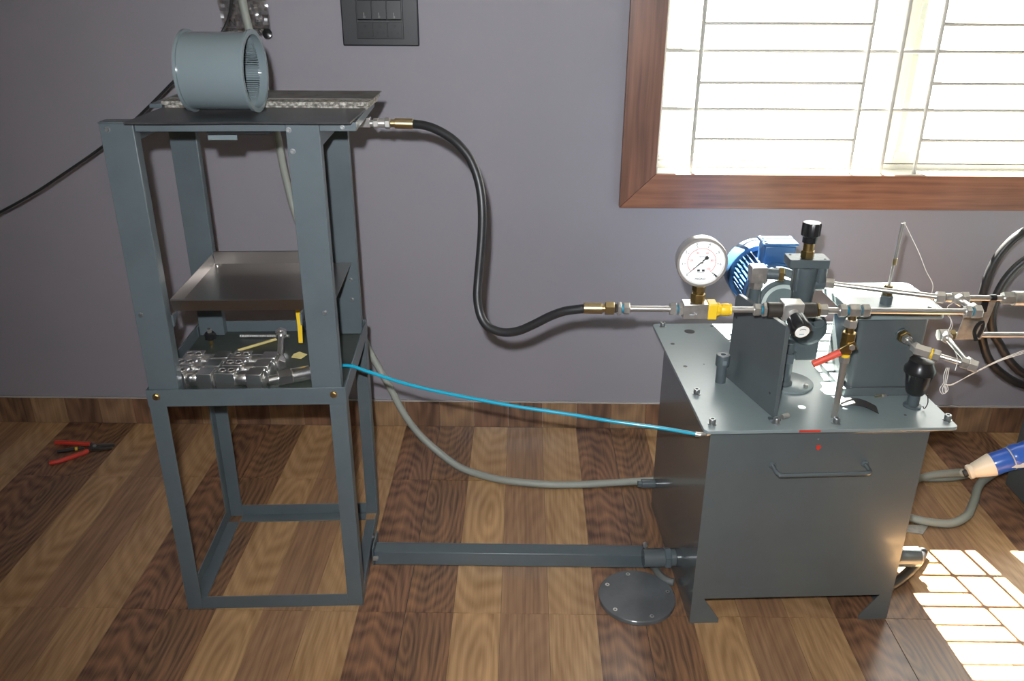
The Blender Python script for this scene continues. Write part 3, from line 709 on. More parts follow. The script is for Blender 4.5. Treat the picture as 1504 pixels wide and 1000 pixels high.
# relief valve body
MB().lathe([(.021, .176), (.0245, .182), (.0245, .240), (.027, .244), (.027, .304)], (.0, -.004, 0), n=32).build('relief_barrel', PUMP, pu)
MB().box((-.026, -.022, .244), (.018, .014, .304)).build('relief_block', PUMP, pu, bev=.004)
MB().prism(rrect(-.045, -.026, .046, .026, .004, .304), (0, 0, .020)).build('top_flange', PUMP, pu, bev=.0012)
MB().lathe([(.0115, .268), (.0125, .272), (.0125, .306)], (.034, -.012, 0), n=20).build('flange_boss', PUMP, pu)
for x, y in ((-.034, .016), (.036, -.016)): MB().cyl((x, y, .3235), (x, y, .3248), .0028, 10).build('flange_hole', INK, pu)
MB().lathe([(.017, 0), (.0165, .026), (.012, .030)], (.018, -.004, .262), (1, 0, 0), 24).build('outlet_boss', PUMP, pu)
rk = MB().hexn((-.002, -.006, .324), (-.002, -.006, .342), .0155).build('relief_hex', BRASS2, pu)
MB().lathe([(.0125, .342), (.0125, .364)], (-.002, -.006, 0), n=26).build('relief_stem', BRASS2, pu)
prof = []
m = MB(); n = 48; vs = []; fs = []
ks = [(.0145, .360), (.0165, .361), (.0165, .374), (.0178, .375), (.0205, .378), (.0205, .404), (.0190, .407)]
for (r_, z) in ks:
    for i in range(n):
        a = 2*math.pi*i/n; rr = r_*(1+(.045*math.cos(12*a) if r_ > .0176 else 0)); vs.append((-.002+rr*math.cos(a), -.006+rr*math.sin(a), z))
for j in range(len(ks)-1):
    for i in range(n): fs.append((j*n+i, j*n+(i+1) % n, (j+1)*n+(i+1) % n, (j+1)*n+i))
fs += [tuple(range(n-1, -1, -1)), tuple((len(ks)-1)*n+i for i in range(n))]
m.add(vs, fs).build('adjusting_knob', BLACK, pu, label='black ribbed adjusting knob')

# elbow block left of the pump with its pipe down
b = thing('return_elbow', 'square bare steel elbow block left of the pump on a grey riser', 'elbow', (.838, -.720, LZ))
MB().cyl((0, 0, 0), (0, 0, .245), .0135, 22).build('riser', PUMP, b)
MB().hexn((0, 0, .236), (0, 0, .256), .0165).build('riser_nut', ZINC, b)
MB().box((-.018, -.018, .254), (.018, .018, .292)).build('elbow_block', ZINC, b, bev=.0012)
MB().cyl((.018, 0, .272), (.056, -.006, .272), .0135, 22).build('side_barrel', PUMP, b)
MB().hexn((.048, -.005, .272), (.060, -.007, .272), .0172).build('brass_nut', BRASS2, b)

# ------------------------------------------------------------------ main pipe run
def run(name, label, cat, parts, org):
    t_ = thing(name, label, cat, org)
    for (kind, a, b, r, mt, nm) in parts: seg(t_, org, a, b, r, mt, nm, kind == 'h')
    return t_
def X(x): return (x, PY, PZ)
mr = run('main_pipe', 'long straight steel pipe run with hexagon fittings in front of the tank equipment', 'pipe', [
    ('h', X(.4850), X(.4905), .0100, DARKST, 'seal'), ('h', X(.4905), X(.4985), .0155, ZINC, 'hex_nut'), ('c', X(.4985), X(.5035), .0095, TEAL, 'teal_seal'),
    ('h', X(.5035), X(.5170), .0135, ZINC, 'hex_nut'), ('c', X(.517), X(.604), .0066, PIPE, 'tube'),
    ('h', X(.602), X(.617), .0140, STEEL, 'hex_nut'), ('c', X(.617), X(.6205), .0098, TEAL, 'teal_seal'), ('h', X(.6205), X(.629), .0155, STEEL, 'hex_nut'),
    ('c', X(.734), X(.784), .0066, PIPE, 'tube'),
    ('h', X(.782), X(.796), .0140, ZINC, 'hex_nut'), ('c', X(.796), X(.8005), .0098, TEAL, 'teal_seal'), ('h', X(.8005), X(.8085), .0165, ZINC, 'hex_nut'),
    ('h', X(.9145), X(.921), .0165, BRASS, 'hex_nut'), ('h', X(.921), X(.938), .0140, ZINC, 'hex_nut'), ('c', X(.938), X(.964), .0066, PIPE, 'tube'),
    ('h', X(.963), X(.978), .0150, ZINC, 'hex_nut'), ('c', X(.978), X(.983), .0098, TEAL, 'teal_seal'), ('h', X(.983), X(1.007), .0150, ZINC, 'tee_body'),
    ('c', X(1.007), X(1.0105), .0098, TEAL, 'teal_seal'), ('h', X(1.0105), X(1.027), .0150, ZINC, 'hex_nut'), ('c', X(1.027), X(1.232), .0066, PIPE, 'tube'),
    ('h', X(1.230), X(1.243), .0135, STEEL, 'hex_nut'), ('c', X(1.243), X(1.247), .0100, TEAL, 'teal_seal'), ('h', X(1.247), X(1.264), .0150, STEEL, 'elbow_body'),
    ('h', (1.256, PY+.006, PZ), (1.256, PY+.022, PZ), .0135, STEEL, 'hex_nut'), ('c', (1.256, PY+.020, PZ), (1.248, -.838, PZ+.002), .0066, PIPE, 'tube'),
    ], (.995, PY, PZ))

# gauge block with yellow tape
gb = thing('gauge_block', 'square steel manifold under the pressure gauge, wrapped in yellow tape', 'manifold', (.655, PY, PZ))
MB().box((-.026, -.0165, -.0165), (.027, .0165, .0165)).build('block', ZINC, gb, bev=.0012)
m = MB(); m.box((.0265, -.0175, -.0175), (.046, .0175, .0175)); m.build('yellow_tape', YEL, gb, bev=.002)
m = MB(); m.lathe([(.0165, .046), (.0155, .052), (.0125, .056), (.014, .060), (.0145, .070), (.0125, .074), (.0135, .078), (.009, .080)], (0, 0, 0), (1, 0, 0), 9); m.build('yellow_tape', YEL, gb)
text('N', .012, INKG, 'stamp', gb, Matrix.Translation((.000, -.0167, -.004)) @ FRONT); MB().box((-.012, -.0169, -.008), (-.004, -.0166, -.005)).build('stamp', INKG, gb)

# pressure gauge
ga = thing('pressure_gauge', 'round steel rimmed pressure gauge with white dial standing on the pipe', 'gauge', (.6605, PY, PZ+.0165))
MB().hexn((0, 0, 0), (0, 0, .020), .0155).build('brass_hex', BRASS2, ga); MB().cyl((0, 0, .020), (0, 0, .026), .012, 20).build('brass_neck', BRASS2, ga)
MB().hexn((0, 0, .025), (0, 0, .038), .0142).build('brass_hex', BRASS2, ga)
gz = .0905; Gr = .0535
m = MB(); m.lathe([(Gr-.004, -.030), (Gr-.002, -.026), (Gr-.002, -.002), (Gr, 0), (Gr, .004), (Gr-.0015, .006), (Gr-.006, .006), (Gr-.0068, .001), (Gr-.0068, -.002), (.001, -.002)], (0, -.004, gz), (0, -1, 0), 56)
m.build('case', STEEL, ga)
MB().lathe([(Gr-.0070, 0), (Gr-.0070, .0006)], (0, -.0018, gz), (0, -1, 0), 56).build('dial_face', DIAL, ga)
yd = -.0028
def ring(r_, wd, a0, a1, mt, nm):
    m = MB(); vs = []; fs = []; n = 60
    for i in range(n+1):
        a = R(a0+(a1-a0)*i/n)
        for rr in (r_-wd/2, r_+wd/2): vs.append((rr*math.cos(a), yd, gz+rr*math.sin(a)))
    for i in range(n): fs.append((2*i, 2*i+2, 2*i+3, 2*i+1))
    m.add(vs, fs).build(nm, mt, ga, recalc=False)
ring(.0295, .0009, -45, 225, INKR, 'red_scale')
m = MB(); mr_ = MB()
def tick(mm, r0_, r1_, a, wd):
    ca_, sa_ = math.cos(R(a)), math.sin(R(a)); mm.add([(r0_*ca_-wd*sa_, yd, gz+r0_*sa_+wd*ca_), (r0_*ca_+wd*sa_, yd, gz+r0_*sa_-wd*ca_), (r1_*ca_+wd*sa_, yd, gz+r1_*sa_-wd*ca_), (r1_*ca_-wd*sa_, yd, gz+r1_*sa_+wd*ca_)], [(0, 1, 2, 3)])
for i in range(8): tick(m, .0325, .0362, 225-i*270/7, .00045)
for i in range(36): tick(m, .0325, .0340, 225-i*270/35, .00018)
for i in range(6): tick(mr_, .0262, .0292, 225-i*54, .0004)
for i in range(51): tick(mr_, .0278, .0292, 225-i*5.4, .00015)
m.build('black_ticks', INK, ga, recalc=False); mr_.build('red_ticks', INKR, ga, recalc=False)
for i in range(8):
    a = R(225-i*270/7); text(str(i), .0072, INK, 'dial_numeral', ga, Matrix.Translation((.0400*math.cos(a), yd, gz+.0400*math.sin(a))) @ FRONT)
for i in range(6):
    a = R(225-i*54); text(str(i*20), .0058, INKR, 'dial_numeral', ga, Matrix.Translation((.0215*math.cos(a), yd, gz+.0215*math.sin(a))) @ FRONT)
text('MICRO', .0070, INK, 'dial_lettering', ga, Matrix.Translation((0, yd, gz-.0375)) @ FRONT)
text('kg/cm2', .0042, INKG, 'dial_lettering', ga, Matrix.Translation((0, yd, gz+.0120)) @ FRONT)
for x in (-.005, .005): MB().box((x-.0028, yd, gz-.021), (x+.0028, yd+.0003, gz-.0165)).build('dial_mark', INK, ga)
MB().box((-.007, yd, gz-.0245), (.007, yd+.0003, gz-.0236)).build('dial_mark', INKG, ga)
a = R(224); da = Vector((math.cos(a), 0, math.sin(a))); pn = Vector((-da.z, 0, da.x)); c0 = Vector((0, yd-.0008, gz))
m = MB(); m.prism([c0+da*.036+pn*.0002, c0+da*.036-pn*.0002, c0-pn*.0012, c0-da*.008-pn*.0010, c0-da*.013-pn*.0042, c0-da*.017-pn*.0030, c0-da*.017+pn*.0030, c0-da*.013+pn*.0042, c0-da*.008+pn*.0010, c0+pn*.0012], (0, -.0006, 0)); m.build('pointer', INK, ga)
m = MB(); m.lathe([(.0030, 0), (.0030, .0022), (.002, .0028)], (0, yd, gz), (0, -1, 0), 16); m.build('pointer_hub', ZINC, ga)
a = R(-43); da = Vector((math.cos(a), 0, math.sin(a))); pn = Vector((-da.z, 0, da.x)); m = MB(); m.prism([c0+da*.033, c0+da*.0465+pn*.0022, c0+da*.0465-pn*.0022], (0, -.0004, 0)); m.build('limit_pointer', INK, ga)

# needle valve in the run
nv = thing('needle_valve', 'needle valve with black barrels and a knob with white cap facing forward', 'valve', (.8600, PY, PZ))
MB().cyl((-.050, 0, 0), (-.018, 0, 0), .0165, 26, ch=.0015).build('left_barrel', DARKST, nv); MB().cyl((.022, 0, 0), (.0535, 0, 0), .0165, 26, ch=.0015).build('right_barrel', DARKST, nv)
MB().box((-.020, -.018, -.018), (.024, .018, .020)).build('valve_block', STEEL, nv, bev=.002)
kd = Vector((.10, -1, -.34)).normalized(); k0 = Vector((.003, -.016, -.004))
MB().cyl(k0-kd*.004, k0+kd*.014, .0125, 20, ch=.001).build('bonnet', ZINC, nv)
m = MB(); vs = []; fs = []; n = 48; u_ = Vector((0, 0, 1)); u_ = (u_-kd*u_.dot(kd)).normalized(); v_ = kd.cross(u_)
ks = [(.0160, .012), (.0200, .016), (.0215, .040), (.0215, .050), (.0185, .0545)]
for (r_, z) in ks:
    for i in range(n):
        a = 2*math.pi*i/n; rr = r_*(1-.10*max(0, math.cos(6*a))**6); vs.append(k0+kd*z+u_*rr*math.cos(a)+v_*rr*math.sin(a))
for j in range(len(ks)-1):
    for i in range(n): fs.append((j*n+i, j*n+(i+1) % n, (j+1)*n+(i+1) % n, (j+1)*n+i))
fs += [tuple(range(n-1, -1, -1)), tuple((len(ks)-1)*n+i for i in range(n))]
m.add(vs, fs).build('valve_knob', BLACK, nv, label='black fluted knob')
MB().cyl(k0+kd*.0545, k0+kd*.0560, .0150, 32).build('knob_cap', DIAL, nv, label='white round cap')
m = MB(); pts_ = []
for i in range(9):
    a = R(40+100*i/8); pts_.append(k0+kd*.0562+u_*.0085*math.sin(a)-v_*(-.0085)*math.cos(a))
m.tube(pts_, .0006, 6); m.build('cap_arrow', INK, nv)
m = MB(); c_ = k0+kd*.0562-u_*.006; m.prism([c_+v_*.005+u_*.0008, c_-v_*.005+u_*.0008, c_-v_*.005-u_*.0008, c_+v_*.005-u_*.0008], kd*.0002); m.build('cap_print', TUBEB, nv)

# ball valve branch below the tee
bv = thing('ball_valve', 'brass toned ball valve with red lever on a steel pipe rising from the lid', 'valve', (.994, PY, LZ))
top = PZ-LZ
for (kind, z0, z1, r_, mt, nm) in (('c', top-.020, top-.008, .0095, BRASS, 'branch_neck'), ('h', top-.038, top-.020, .0140, STEEL, 'hex_nut'), ('c', top-.050, top-.038, .0090, BRASS2, 'valve_neck'),
        ('h', top-.086, top-.050, .0155, BRASS2, 'valve_body'), ('h', top-.100, top-.086, .0130, BRASS2, 'hex_nut'), ('c', top-.108, top-.100, .0098, YEL, 'yellow_seal'), ('h', top-.122, top-.108, .0115, ZINC, 'hex_nut')):
    (MB().hexn((0, 0, z0), (0, 0, z1), r_) if kind == 'h' else MB().cyl((0, 0, z0), (0, 0, z1), r_, 18)).build(nm, mt, bv)
MB().cyl((0, 0, 0), (0, 0, top-.120), .0072, 18).build('drop_pipe', PIPE, bv)
MB().cyl((0, -.010, top-.074), (0, -.024, top-.074), .0060, 14).build('spindle', BRASS2, bv); MB().hexn((0, -.024, top-.074), (0, -.030, top-.074), .0070).build('spindle_nut', ZINC, bv)
ld = Vector((-.080, 0, -.042)).normalized(); ln = Vector((-ld.z, 0, ld.x)); lo = Vector((0, -.0265, top-.074))
MB().prism([lo-ld*.010+ln*.010, lo-ld*.010-ln*.010, lo+ld*.018-ln*.009, lo+ld*.032-ln*.006, lo+ld*.032+ln*.006, lo+ld*.018+ln*.009], (0, .003, 0)).build('lever_plate', BRASS2, bv, bev=.0006)
MB().tube([lo+ld*.026, lo+ld*.032, lo+ld*.060, lo+ld*.084, lo+ld*.088], .0078, 12).build('lever_grip', REDL, bv, label='red plastic lever sleeve')

# ------------------------------------------------------------------ header box (reservoir) on the lid
rs = thing('header_box', 'grey square header box with flanged lid on the right of the tank lid', 'box', (1.062, -.805, LZ), T3)
MB().prism(rrect(0, 0, .165, .150, .014, .020), (0, 0, .176)).build('box_body', ENAMEL_TANK, rs)
MB().prism(rrect(-.016, -.010, .172, .165, .006, 0), (0, 0, .020)).build('base_plate', ENAMEL_TANK, rs, bev=.0012)
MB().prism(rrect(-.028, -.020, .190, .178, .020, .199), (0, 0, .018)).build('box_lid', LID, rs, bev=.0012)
MB().prism(rrect(-.012, -.008, .172, .160, .010, .196), (0, 0, .003)).build('gasket', RUBBER, rs)
MB().lathe([(.0110, 0), (.0100, .008)], (.160, -.003, .217), (0, 0, 1), 6).build('lid_bolt', ZINC, rs)
# temperature probe
pb = thing('sensor_probe', 'thin steel probe rod standing upright on the header box lid', 'probe', (1.130, -.765, LZ+.2170))
MB().lathe([(.0135, 0), (.0135, .020), (.0115, .022)], n=22).build('socket', PUMP, pb)
MB().hexn((0, 0, .022), (0, 0, .031), .0125).build('brass_nut', BRASS2, pb); MB().lathe([(.0075, .031), (.0075, .036)], n=14).build('brass_neck', BRASS2, pb); MB().hexn((0, 0, .036), (0, 0, .045), .0105).build('brass_nut', BRASS2, pb)
MB().cyl((0, 0, .045), (.002, 0, .150), .0030, 12).build('rod', PIPE, pb); MB().cyl((.0025, 0, .095), (.0028, 0, .110), .0048, 12).build('yellow_tape', BRASS, pb); MB().cyl((.002, 0, .110), (.004, 0, .192), .0042, 12).build('upper_rod', PIPE, pb)
MB().tube(spline([(.004, 0, .191), (.006, 0, .194), (.010, 0, .193)], .001), .0012, 6).build('wire_exit', WIRE, pb)
wr = thing('probe_wire', 'fine white wire hanging from the top of the probe', 'wire', (1.139, -.765, .966))
wo = Vector(wr.location)
wp = [(1.1375, -.766, .9675), (1.150, -.775, .945), (1.172, -.790, .905), (1.190, -.80, .868), (1.212, -.80, .835), (1.216, -.805, .800), (1.236, -.862, .776), (1.228, -.880, .745), (1.232, -.93, .715), (1.226, -.945, .690)]
MB().tube([q-wo for q in spline(wp, .006)], .0008, 6).build('wire', WIRE, wr)

# ------------------------------------------------------------------ upper pipe from the pump to the right
UY = -.842; UZp = .820
up_ = run('upper_pipe', 'steel pipe running from the pump above the header box to the right edge', 'pipe', [
    ('h', (.985, -.756, UZp), (1.005, -.760, UZp), .0130, ZINC, 'hex_nut'), ('c', (1.005, -.760, UZp), (1.212, UY+.004, UZp), .0062, PIPE, 'tube'),
    ('h', (1.205, UY+.004, UZp), (1.222, UY, UZp), .0138, STEEL, 'hex_nut'), ('c', (1.222, UY, UZp), (1.236, UY, UZp), .0105, ZINC, 'tee_arm'), ('h', (1.236, UY, UZp), (1.258, UY, UZp), .0130, STEEL, 'tee_body'),
    ('h', (1.258, UY, UZp), (1.274, UY, UZp), .0138, STEEL, 'hex_nut'), ('c', (1.274, UY, UZp), (1.352, UY, UZp), .0062, PIPE, 'tube'),
    ('h', (1.249, UY-.006, UZp), (1.250, UY-.022, UZp), .0132, STEEL, 'hex_nut'),
    ('h', (1.350, UY, UZp), (1.372, UY, UZp), .0150, ZINC, 'hex_nut'), ('c', (1.372, UY, UZp), (1.440, UY, UZp), .0165, ZINC, 'coupling')], (1.2, UY, UZp))
rv = thing('stop_valve', 'small steel stop valve on the upper pipe at the right edge', 'valve', (1.408, UY, UZp+.0165))
MB().cyl((0, 0, -.001), (0, 0, .012), .008, 16).build('stem', ZINC, rv); MB().hexn((0, 0, .012), (0, 0, .030), .0125).build('stem_nut', STEEL, rv); MB().cyl((.0, 0, .030), (.004, 0, .055), .0065, 14).build('stem_top', STEEL, rv)

# lower zigzag pipe from the header box
A_ = Vector((1.165, -.793, .712)); B_ = Vector((1.176, -.868, .704)); C_ = Vector((1.270, -.922, .693)); D_ = Vector((1.276, -.775, .702)); E_ = Vector((1.520, -.770, .702))
def al(a, b, s): return a+(b-a).normalized()*s
zp = run('return_pipe', 'zigzag steel return pipe from the header box front with hexagon elbows', 'pipe', [
    ('c', al(A_, B_, -.012), al(A_, B_, .010), .0165, PUMP, 'port_boss'), ('h', al(A_, B_, .008), al(A_, B_, .022), .0150, BRASS2, 'hex_nut'), ('h', al(A_, B_, .022), al(A_, B_, .036), .0115, ZINC, 'hex_nut'),
    ('c', al(A_, B_, .034), al(B_, A_, .006), .0062, PIPE, 'tube'), ('h', al(B_, A_, .016), al(B_, A_, -.004), .0130, STEEL, 'hex_nut'),
    ('h', al(B_, C_, -.008), al(B_, C_, .026), .0140, STEEL, 'elbow_body'), ('c', al(B_, C_, .026), al(B_, C_, .031), .0125, YEL, 'yellow_seal'), ('h', al(B_, C_, .031), al(B_, C_, .046), .0135, STEEL, 'hex_nut'),
    ('c', al(B_, C_, .046), al(C_, B_, .012), .0062, PIPE, 'tube'), ('h', al(C_, B_, .020), al(C_, B_, .004), .0128, ZINC, 'hex_nut'), ('h', al(C_, B_, .004), al(C_, B_, -.014), .0138, STEEL, 'elbow_body'),
    ('h', al(C_, D_, .004), al(C_, D_, .018), .0128, STEEL, 'hex_nut'), ('c', al(C_, D_, .016), al(D_, C_, .010), .0062, PIPE, 'tube'), ('h', al(D_, C_, .022), al(D_, C_, .004), .0130, STEEL, 'hex_nut'),
    ('h', al(D_, E_, -.014), al(D_, E_, .010), .0140, STEEL, 'elbow_body'), ('h', al(D_, E_, .010), al(D_, E_, .024), .0130, BRASS, 'hex_nut'), ('c', al(D_, E_, .022), E_, .0062, PIPE, 'tube')], tuple(B_))

# clamp plate tied between the two pipes
cpl = thing('clamp_plate', 'flat bare steel plate tied to the pipes with black cable ties', 'plate', (1.318, -.806, .760))
MB().prism([(-.030, 0, -.056), (.028, 0, -.056), (.032, -.016, .046), (-.026, -.016, .046)], (0, .003, 0)).build('plate', ZINC, cpl, bev=.0006)
def tie(c, r_, wd, nm='cable_tie', ax=(1, 0, 0)):
    m = MB(); m.lathe([(r_, -wd/2), (r_+.0018, -wd/2), (r_+.0018, wd/2), (r_, wd/2)], c, ax, 20, closed=True); m.build(nm, BLACK, cpl)
tie((.010, UY+.806, .060), .0064, .013); tie((.010, .036, -.058), .0064, .016)
MB().tube(spline([(.006, -.020, -.050), (.000, -.016, -.030), (.003, -.018, -.012), (.012, -.018, -.006), (.016, -.016, -.020), (.014, -.010, -.045)], .004), .0045, 8).build('cable_tie', BLACK, cpl)
MB().box((.000, -.019, .020), (.014, -.012, .056)).build('tape_wrap', BLACK, cpl)

# black filter standing on the lid
ft = thing('filler_breather', 'black ribbed filler cap on a grey neck at the right of the tank lid', 'filler cap', (1.193, -.862, LZ))
MB().lathe([(.020, 0), (.020, .004), (.0135, .006), (.0135, .040)], n=24).build('filler_neck', PUMP, ft)
MB().lathe([(.018, .034), (.022, .040), (.0265, .070), (.028, .084), (.0335, .088), (.0335, .098), (.028, .106), (.026, .118), (.012, .124)], n=36).build('cap_body', BLACK, ft)
for k in range(8):
    a = 2*math.pi*k/8; c, s = math.cos(a), math.sin(a)
    MB().prism([(.0185*c, .0185*s, .034), (.031*c, .031*s, .086), (.026*c, .026*s, .086)], (-.003*s, .003*c, 0)).build('cap_rib', BLACK, ft)
MB().tube(spline([(.020, -.018, .040), (.024, -.020, .020), (.020, -.019, .004), (.016, -.016, .010)], .003), .0012, 6).build('retaining_chain', BLACK, ft)

# small loose things on the lid
vs = []; fs = []; n = 10
for i in range(n+1):
    u = i/n; z = LZ+.0015+.010*math.sin(math.pi*u)*(1 if u < .5 else 1)
    ax = 1.036+.034*u; ay = -.838-.010*u
    vs += [(1.036+.072*u, -.826-.036*u-.006, z), (1.036+.072*u-.022*(1-u*.1)+.012, -.826-.036*u-.042, z*1.0), (1.036+.072*u, -.826-.036*u-.006, z+.001), (1.036+.072*u-.022*(1-u*.1)+.012, -.826-.036*u-.042, z+.001)]
for i in range(n):
    a = i*4; b2 = a+4; fs += [(a, b2, b2+1, a+1), (a+2, a+3, b2+3, b2+2), (a, a+2, b2+2, b2), (a+1, b2+1, b2+3, a+3)]
fs += [(0, 1, 3, 2), (n*4, n*4+2, n*4+3, n*4+1)]
tag(MB().add(vs, fs).build('curled_strip', mat('matt_black_strip', (.03, .028, .028), .6, bump=.3, bscale=200)), 'curled black strip lying on the tank lid', 'strip')
b = thing('loose_screw', 'small yellow socket screw lying on the header box foot', 'screw', (1.122, -.822, LZ+.0042))
MB().cyl((0, 0, 0), (.018, .003, 0), .0022, 10).build('shank', BRASS, b); MB().cyl((.018, .003, 0), (.027, .0045, 0), .0042, 14).build('head', ZINC, b)

# white signal wires with the tied bundle
ww = thing('signal_wires', 'bundle of thin white wires tied below the return pipe and led off right', 'wires', (1.216, -.925, .66)); wo = Vector(ww.location)
for k in range(3):
    dx = k*.003
    MB().tube([q-wo for q in spline([(1.214+dx, -.930, .690), (1.211+dx*1.5, -.932, .672), (1.214+dx, -.933, .655), (1.208+dx*2, -.934, .640), (1.216+dx, -.936, .628), (1.226-dx, -.936, .638), (1.222-dx, -.934, .652), (1.235, -.930, .650-.001*k), (1.290, -.905, .664+.001*k), (1.360, -.875, .682+.002*k), (1.45, -.85, .700+.006*k), (1.55, -.82, .722+.016*k)], .006)], .0008, 6).build('wire', WIRE, ww)
MB().tube([q-wo for q in spline([(1.246, -.838, .806), (1.240, -.83, .79), (1.268, -.815, .745), (1.272, -.80, .715)], .006)], .0008, 6).build('wire', WIRE, ww)

# ------------------------------------------------------------------ blue air tube
bt = [(-.185, -.795, .612), (-.162, -.800, .616), (-.120, -.812, .624), (-.077, -.822, .6145), (.022, -.844, .592), (.151, -.866, .573), (.278, -.888, .560), (.402, -.909, .552), (.494, -.931, .548), (.598, -.953, .545), (.680, -.980, .5445)]
at = thing('air_tube', 'bright blue plastic air tube from the stand shelf to the tank corner', 'tube', (.25, -.885, .56)); ao = Vector(at.location)
MB().tube([q-ao for q in spline(bt, .012)], .0042, 12).build('tube', TUBEB, at)
MB().cyl(Vector((.672, -.9785, .5447))-ao, Vector((.683, -.981, .5445))-ao, .0056, 12).build('end_collar', ZINC, at)

# ------------------------------------------------------------------ cables and conduits
def conduit(name, label, pts, r, org, mt=COND, step=.0026, amp=.0014, n=12):
    t_ = thing(name, label, 'conduit', org); MB().tube([q-Vector(org) for q in spline(pts, step)], r, n, amp=amp).build('conduit_sleeve', mt, t_, ang=80); return t_
conduit('flexible_conduit', 'ribbed grey flexible conduit hanging behind the stand and sagging to the tank',
    [(-.497, -.10, 1.62), (-.495, -.11, 1.50), (-.490, -.12, 1.402), (-.477, -.13, 1.324), (-.452, -.14, 1.19), (-.427, -.15, 1.057), (-.413, -.15, .915), (-.385, -.16, .78), (-.32, -.17, .62), (-.250, -.185, .500), (-.215, -.20, .441), (-.188, -.20, .371), (-.132, -.225, .270), (-.090, -.24, .185), (-.045, -.25, .118), (.012, -.265, .065), (.085, -.30, .026), (.150, -.325, .0135), (.234, -.358, .0125), (.361, -.378, .0125), (.450, -.378, .0125), (.531, -.371, .0125), (.682, -.352, .0125), (.90, -.33, .0125), (1.2, -.34, .0125), (1.40, -.345, .0125), (1.50, -.345, .018), (1.56, -.36, .050), (1.601, -.40, .085), (1.612, -.43, .106)],
    .0105, (.15, -.33, 0))
conduit('flexible_conduit', 'ribbed grey flexible conduit looping on the floor right of the tank',
    [(1.26, -.42, .0125), (1.34, -.47, .0125), (1.42, -.525, .0125), (1.480, -.552, .0125), (1.54, -.556, .0125), (1.600, -.520, .0125), (1.640, -.470, .0125), (1.668, -.430, .0125), (1.712, -.362, .0125), (1.76, -.315, .0125), (1.86, -.25, .0125), (2.0, -.2, .0125)], .0112, (1.6, -.50, 0))
conduit('flexible_conduit', 'smooth grey cable sheath on the floor behind the looping conduit',
    [(1.30, -.27, .012), (1.45, -.300, .012), (1.60, -.318, .012), (1.72, -.29, .012), (1.85, -.20, .012), (2.05, -.14, .012)], .011, (1.6, -.3, 0), amp=0, step=.01)
conduit('flexible_conduit', 'short ribbed conduit end poking from under the tank drain pipe',
    [(.640, -.735, .010), (.650, -.775, .012), (.660, -.805, .012), (.674, -.822, .0115), (.692, -.830, .0115)], .0095, (.66, -.78, 0), mt=mat('dark_conduit', (.11, .115, .11), .5))
conduit('flexible_conduit', 'black corrugated hose end under the right drain pipe',
    [(1.400, -.690, .0145), (1.372, -.728, .0145), (1.335, -.768, .0145), (1.295, -.805, .0145), (1.255, -.835, .0145), (1.222, -.850, .0145)], .0125, (1.3, -.7, 0), mt=RUBBER, step=.003, amp=.0014)
tag(MB().tube(spline([(-1.50, -.16, .700), (-1.255, -.20, .820), (-1.170, -.20, .862), (-1.084, -.20, .910), (-.915, -.20, 1.013), (-.793, -.20, 1.101), (-.660, -.20, 1.212), (-.590, -.20, 1.268), (-.530, -.18, 1.33), (-.514, -.13, 1.42), (-.516, -.11, 1.62)], .015), .0042, 10).build('black_cable', RUBBER), 'thin black cable slanting up along the wall behind the stand', 'cable')
hl = thing('hose_coil', 'loose black rubber hose loops beside the window wall at the right edge', 'hose', (1.86, -.25, .55)); ho2 = Vector(hl.location)
import math as _m
def loop(pts): MB().tube([q-ho2 for q in spline(pts, .012)], .0125, 14).build('hose_loop', RUBBER, hl)
loop([(1.98, -.27, .80), (1.88, -.26, .835), (1.80, -.25, .832), (1.719, -.25, .800), (1.675, -.25, .752), (1.652, -.25, .69), (1.645, -.25, .613), (1.650, -.25, .545), (1.669, -.25, .482), (1.708, -.25, .402), (1.765, -.25, .348), (1.839, -.25, .312), (1.95, -.24, .30), (2.06, -.23, .36)])
loop([(2.02, -.30, .75), (1.92, -.30, .782), (1.82, -.29, .775), (1.735, -.285, .736), (1.690, -.28, .68), (1.668, -.28, .61), (1.668, -.28, .552), (1.685, -.28, .50), (1.711, -.28, .465), (1.765, -.28, .398), (1.829, -.28, .355), (1.93, -.28, .335), (2.05, -.25, .42)])

# crossbar on the floor
cb = thing('floor_tube', 'grey square steel tube on the floor joining stand and tank', 'tube', (.26, -.738, 0), R(.0))
MB().box((-.367, -.022, .0005), (.362, .022, .0435)).build('square_tube', ENAMEL, cb, bev=.0025)
MB().box((-.3715, -.026, .0), (-.3675, .052, .058)).build('end_plate', ENAMEL, cb, bev=.0008); MB().box((.3625, -.024, .0), (.3665, .024, .052)).build('end_plate', ENAMEL, cb, bev=.0008)
MB().hexn((.366, .012, .056), (.366, .002, .056), .007).build('clamp_bolt', ZINC, cb)
MB().lathe([(.007, 0), (.007, .012), (.004, .013)], (-.3675, -.032, .030), (1, 0, 0), 6).build('clamp_bolt', ZINC, cb)

# round cover plate on the floor
dc = thing('cover_disc', 'round dark grey steel cover plate lying on the floor by the tank', 'plate', (.588, -.882, 0))
MB().lathe([(.0965, .0003), (.098, .0015), (.098, .0115), (.0965, .013)], n=72).build('disc', mat('dark_disc_enamel', (.105, .112, .118), .25, bump=.5, bscale=45, coat=.2, var=.3, vscale=10), dc)
for a in (100, 152, 222, 290, 10): 
    x, y = .082*math.cos(R(a)), .082*math.sin(R(a)); MB().lathe([(.0058, .013), (.0055, .0142), (.0028, .0142), (.0026, .0134)], (x, y, 0), n=16).build('rim_screw', STEEL if a == 152 else ZINC, dc); MB().cyl((x, y, .0133), (x, y, .0137), .0025, 10).build('screw_socket', INK, dc)

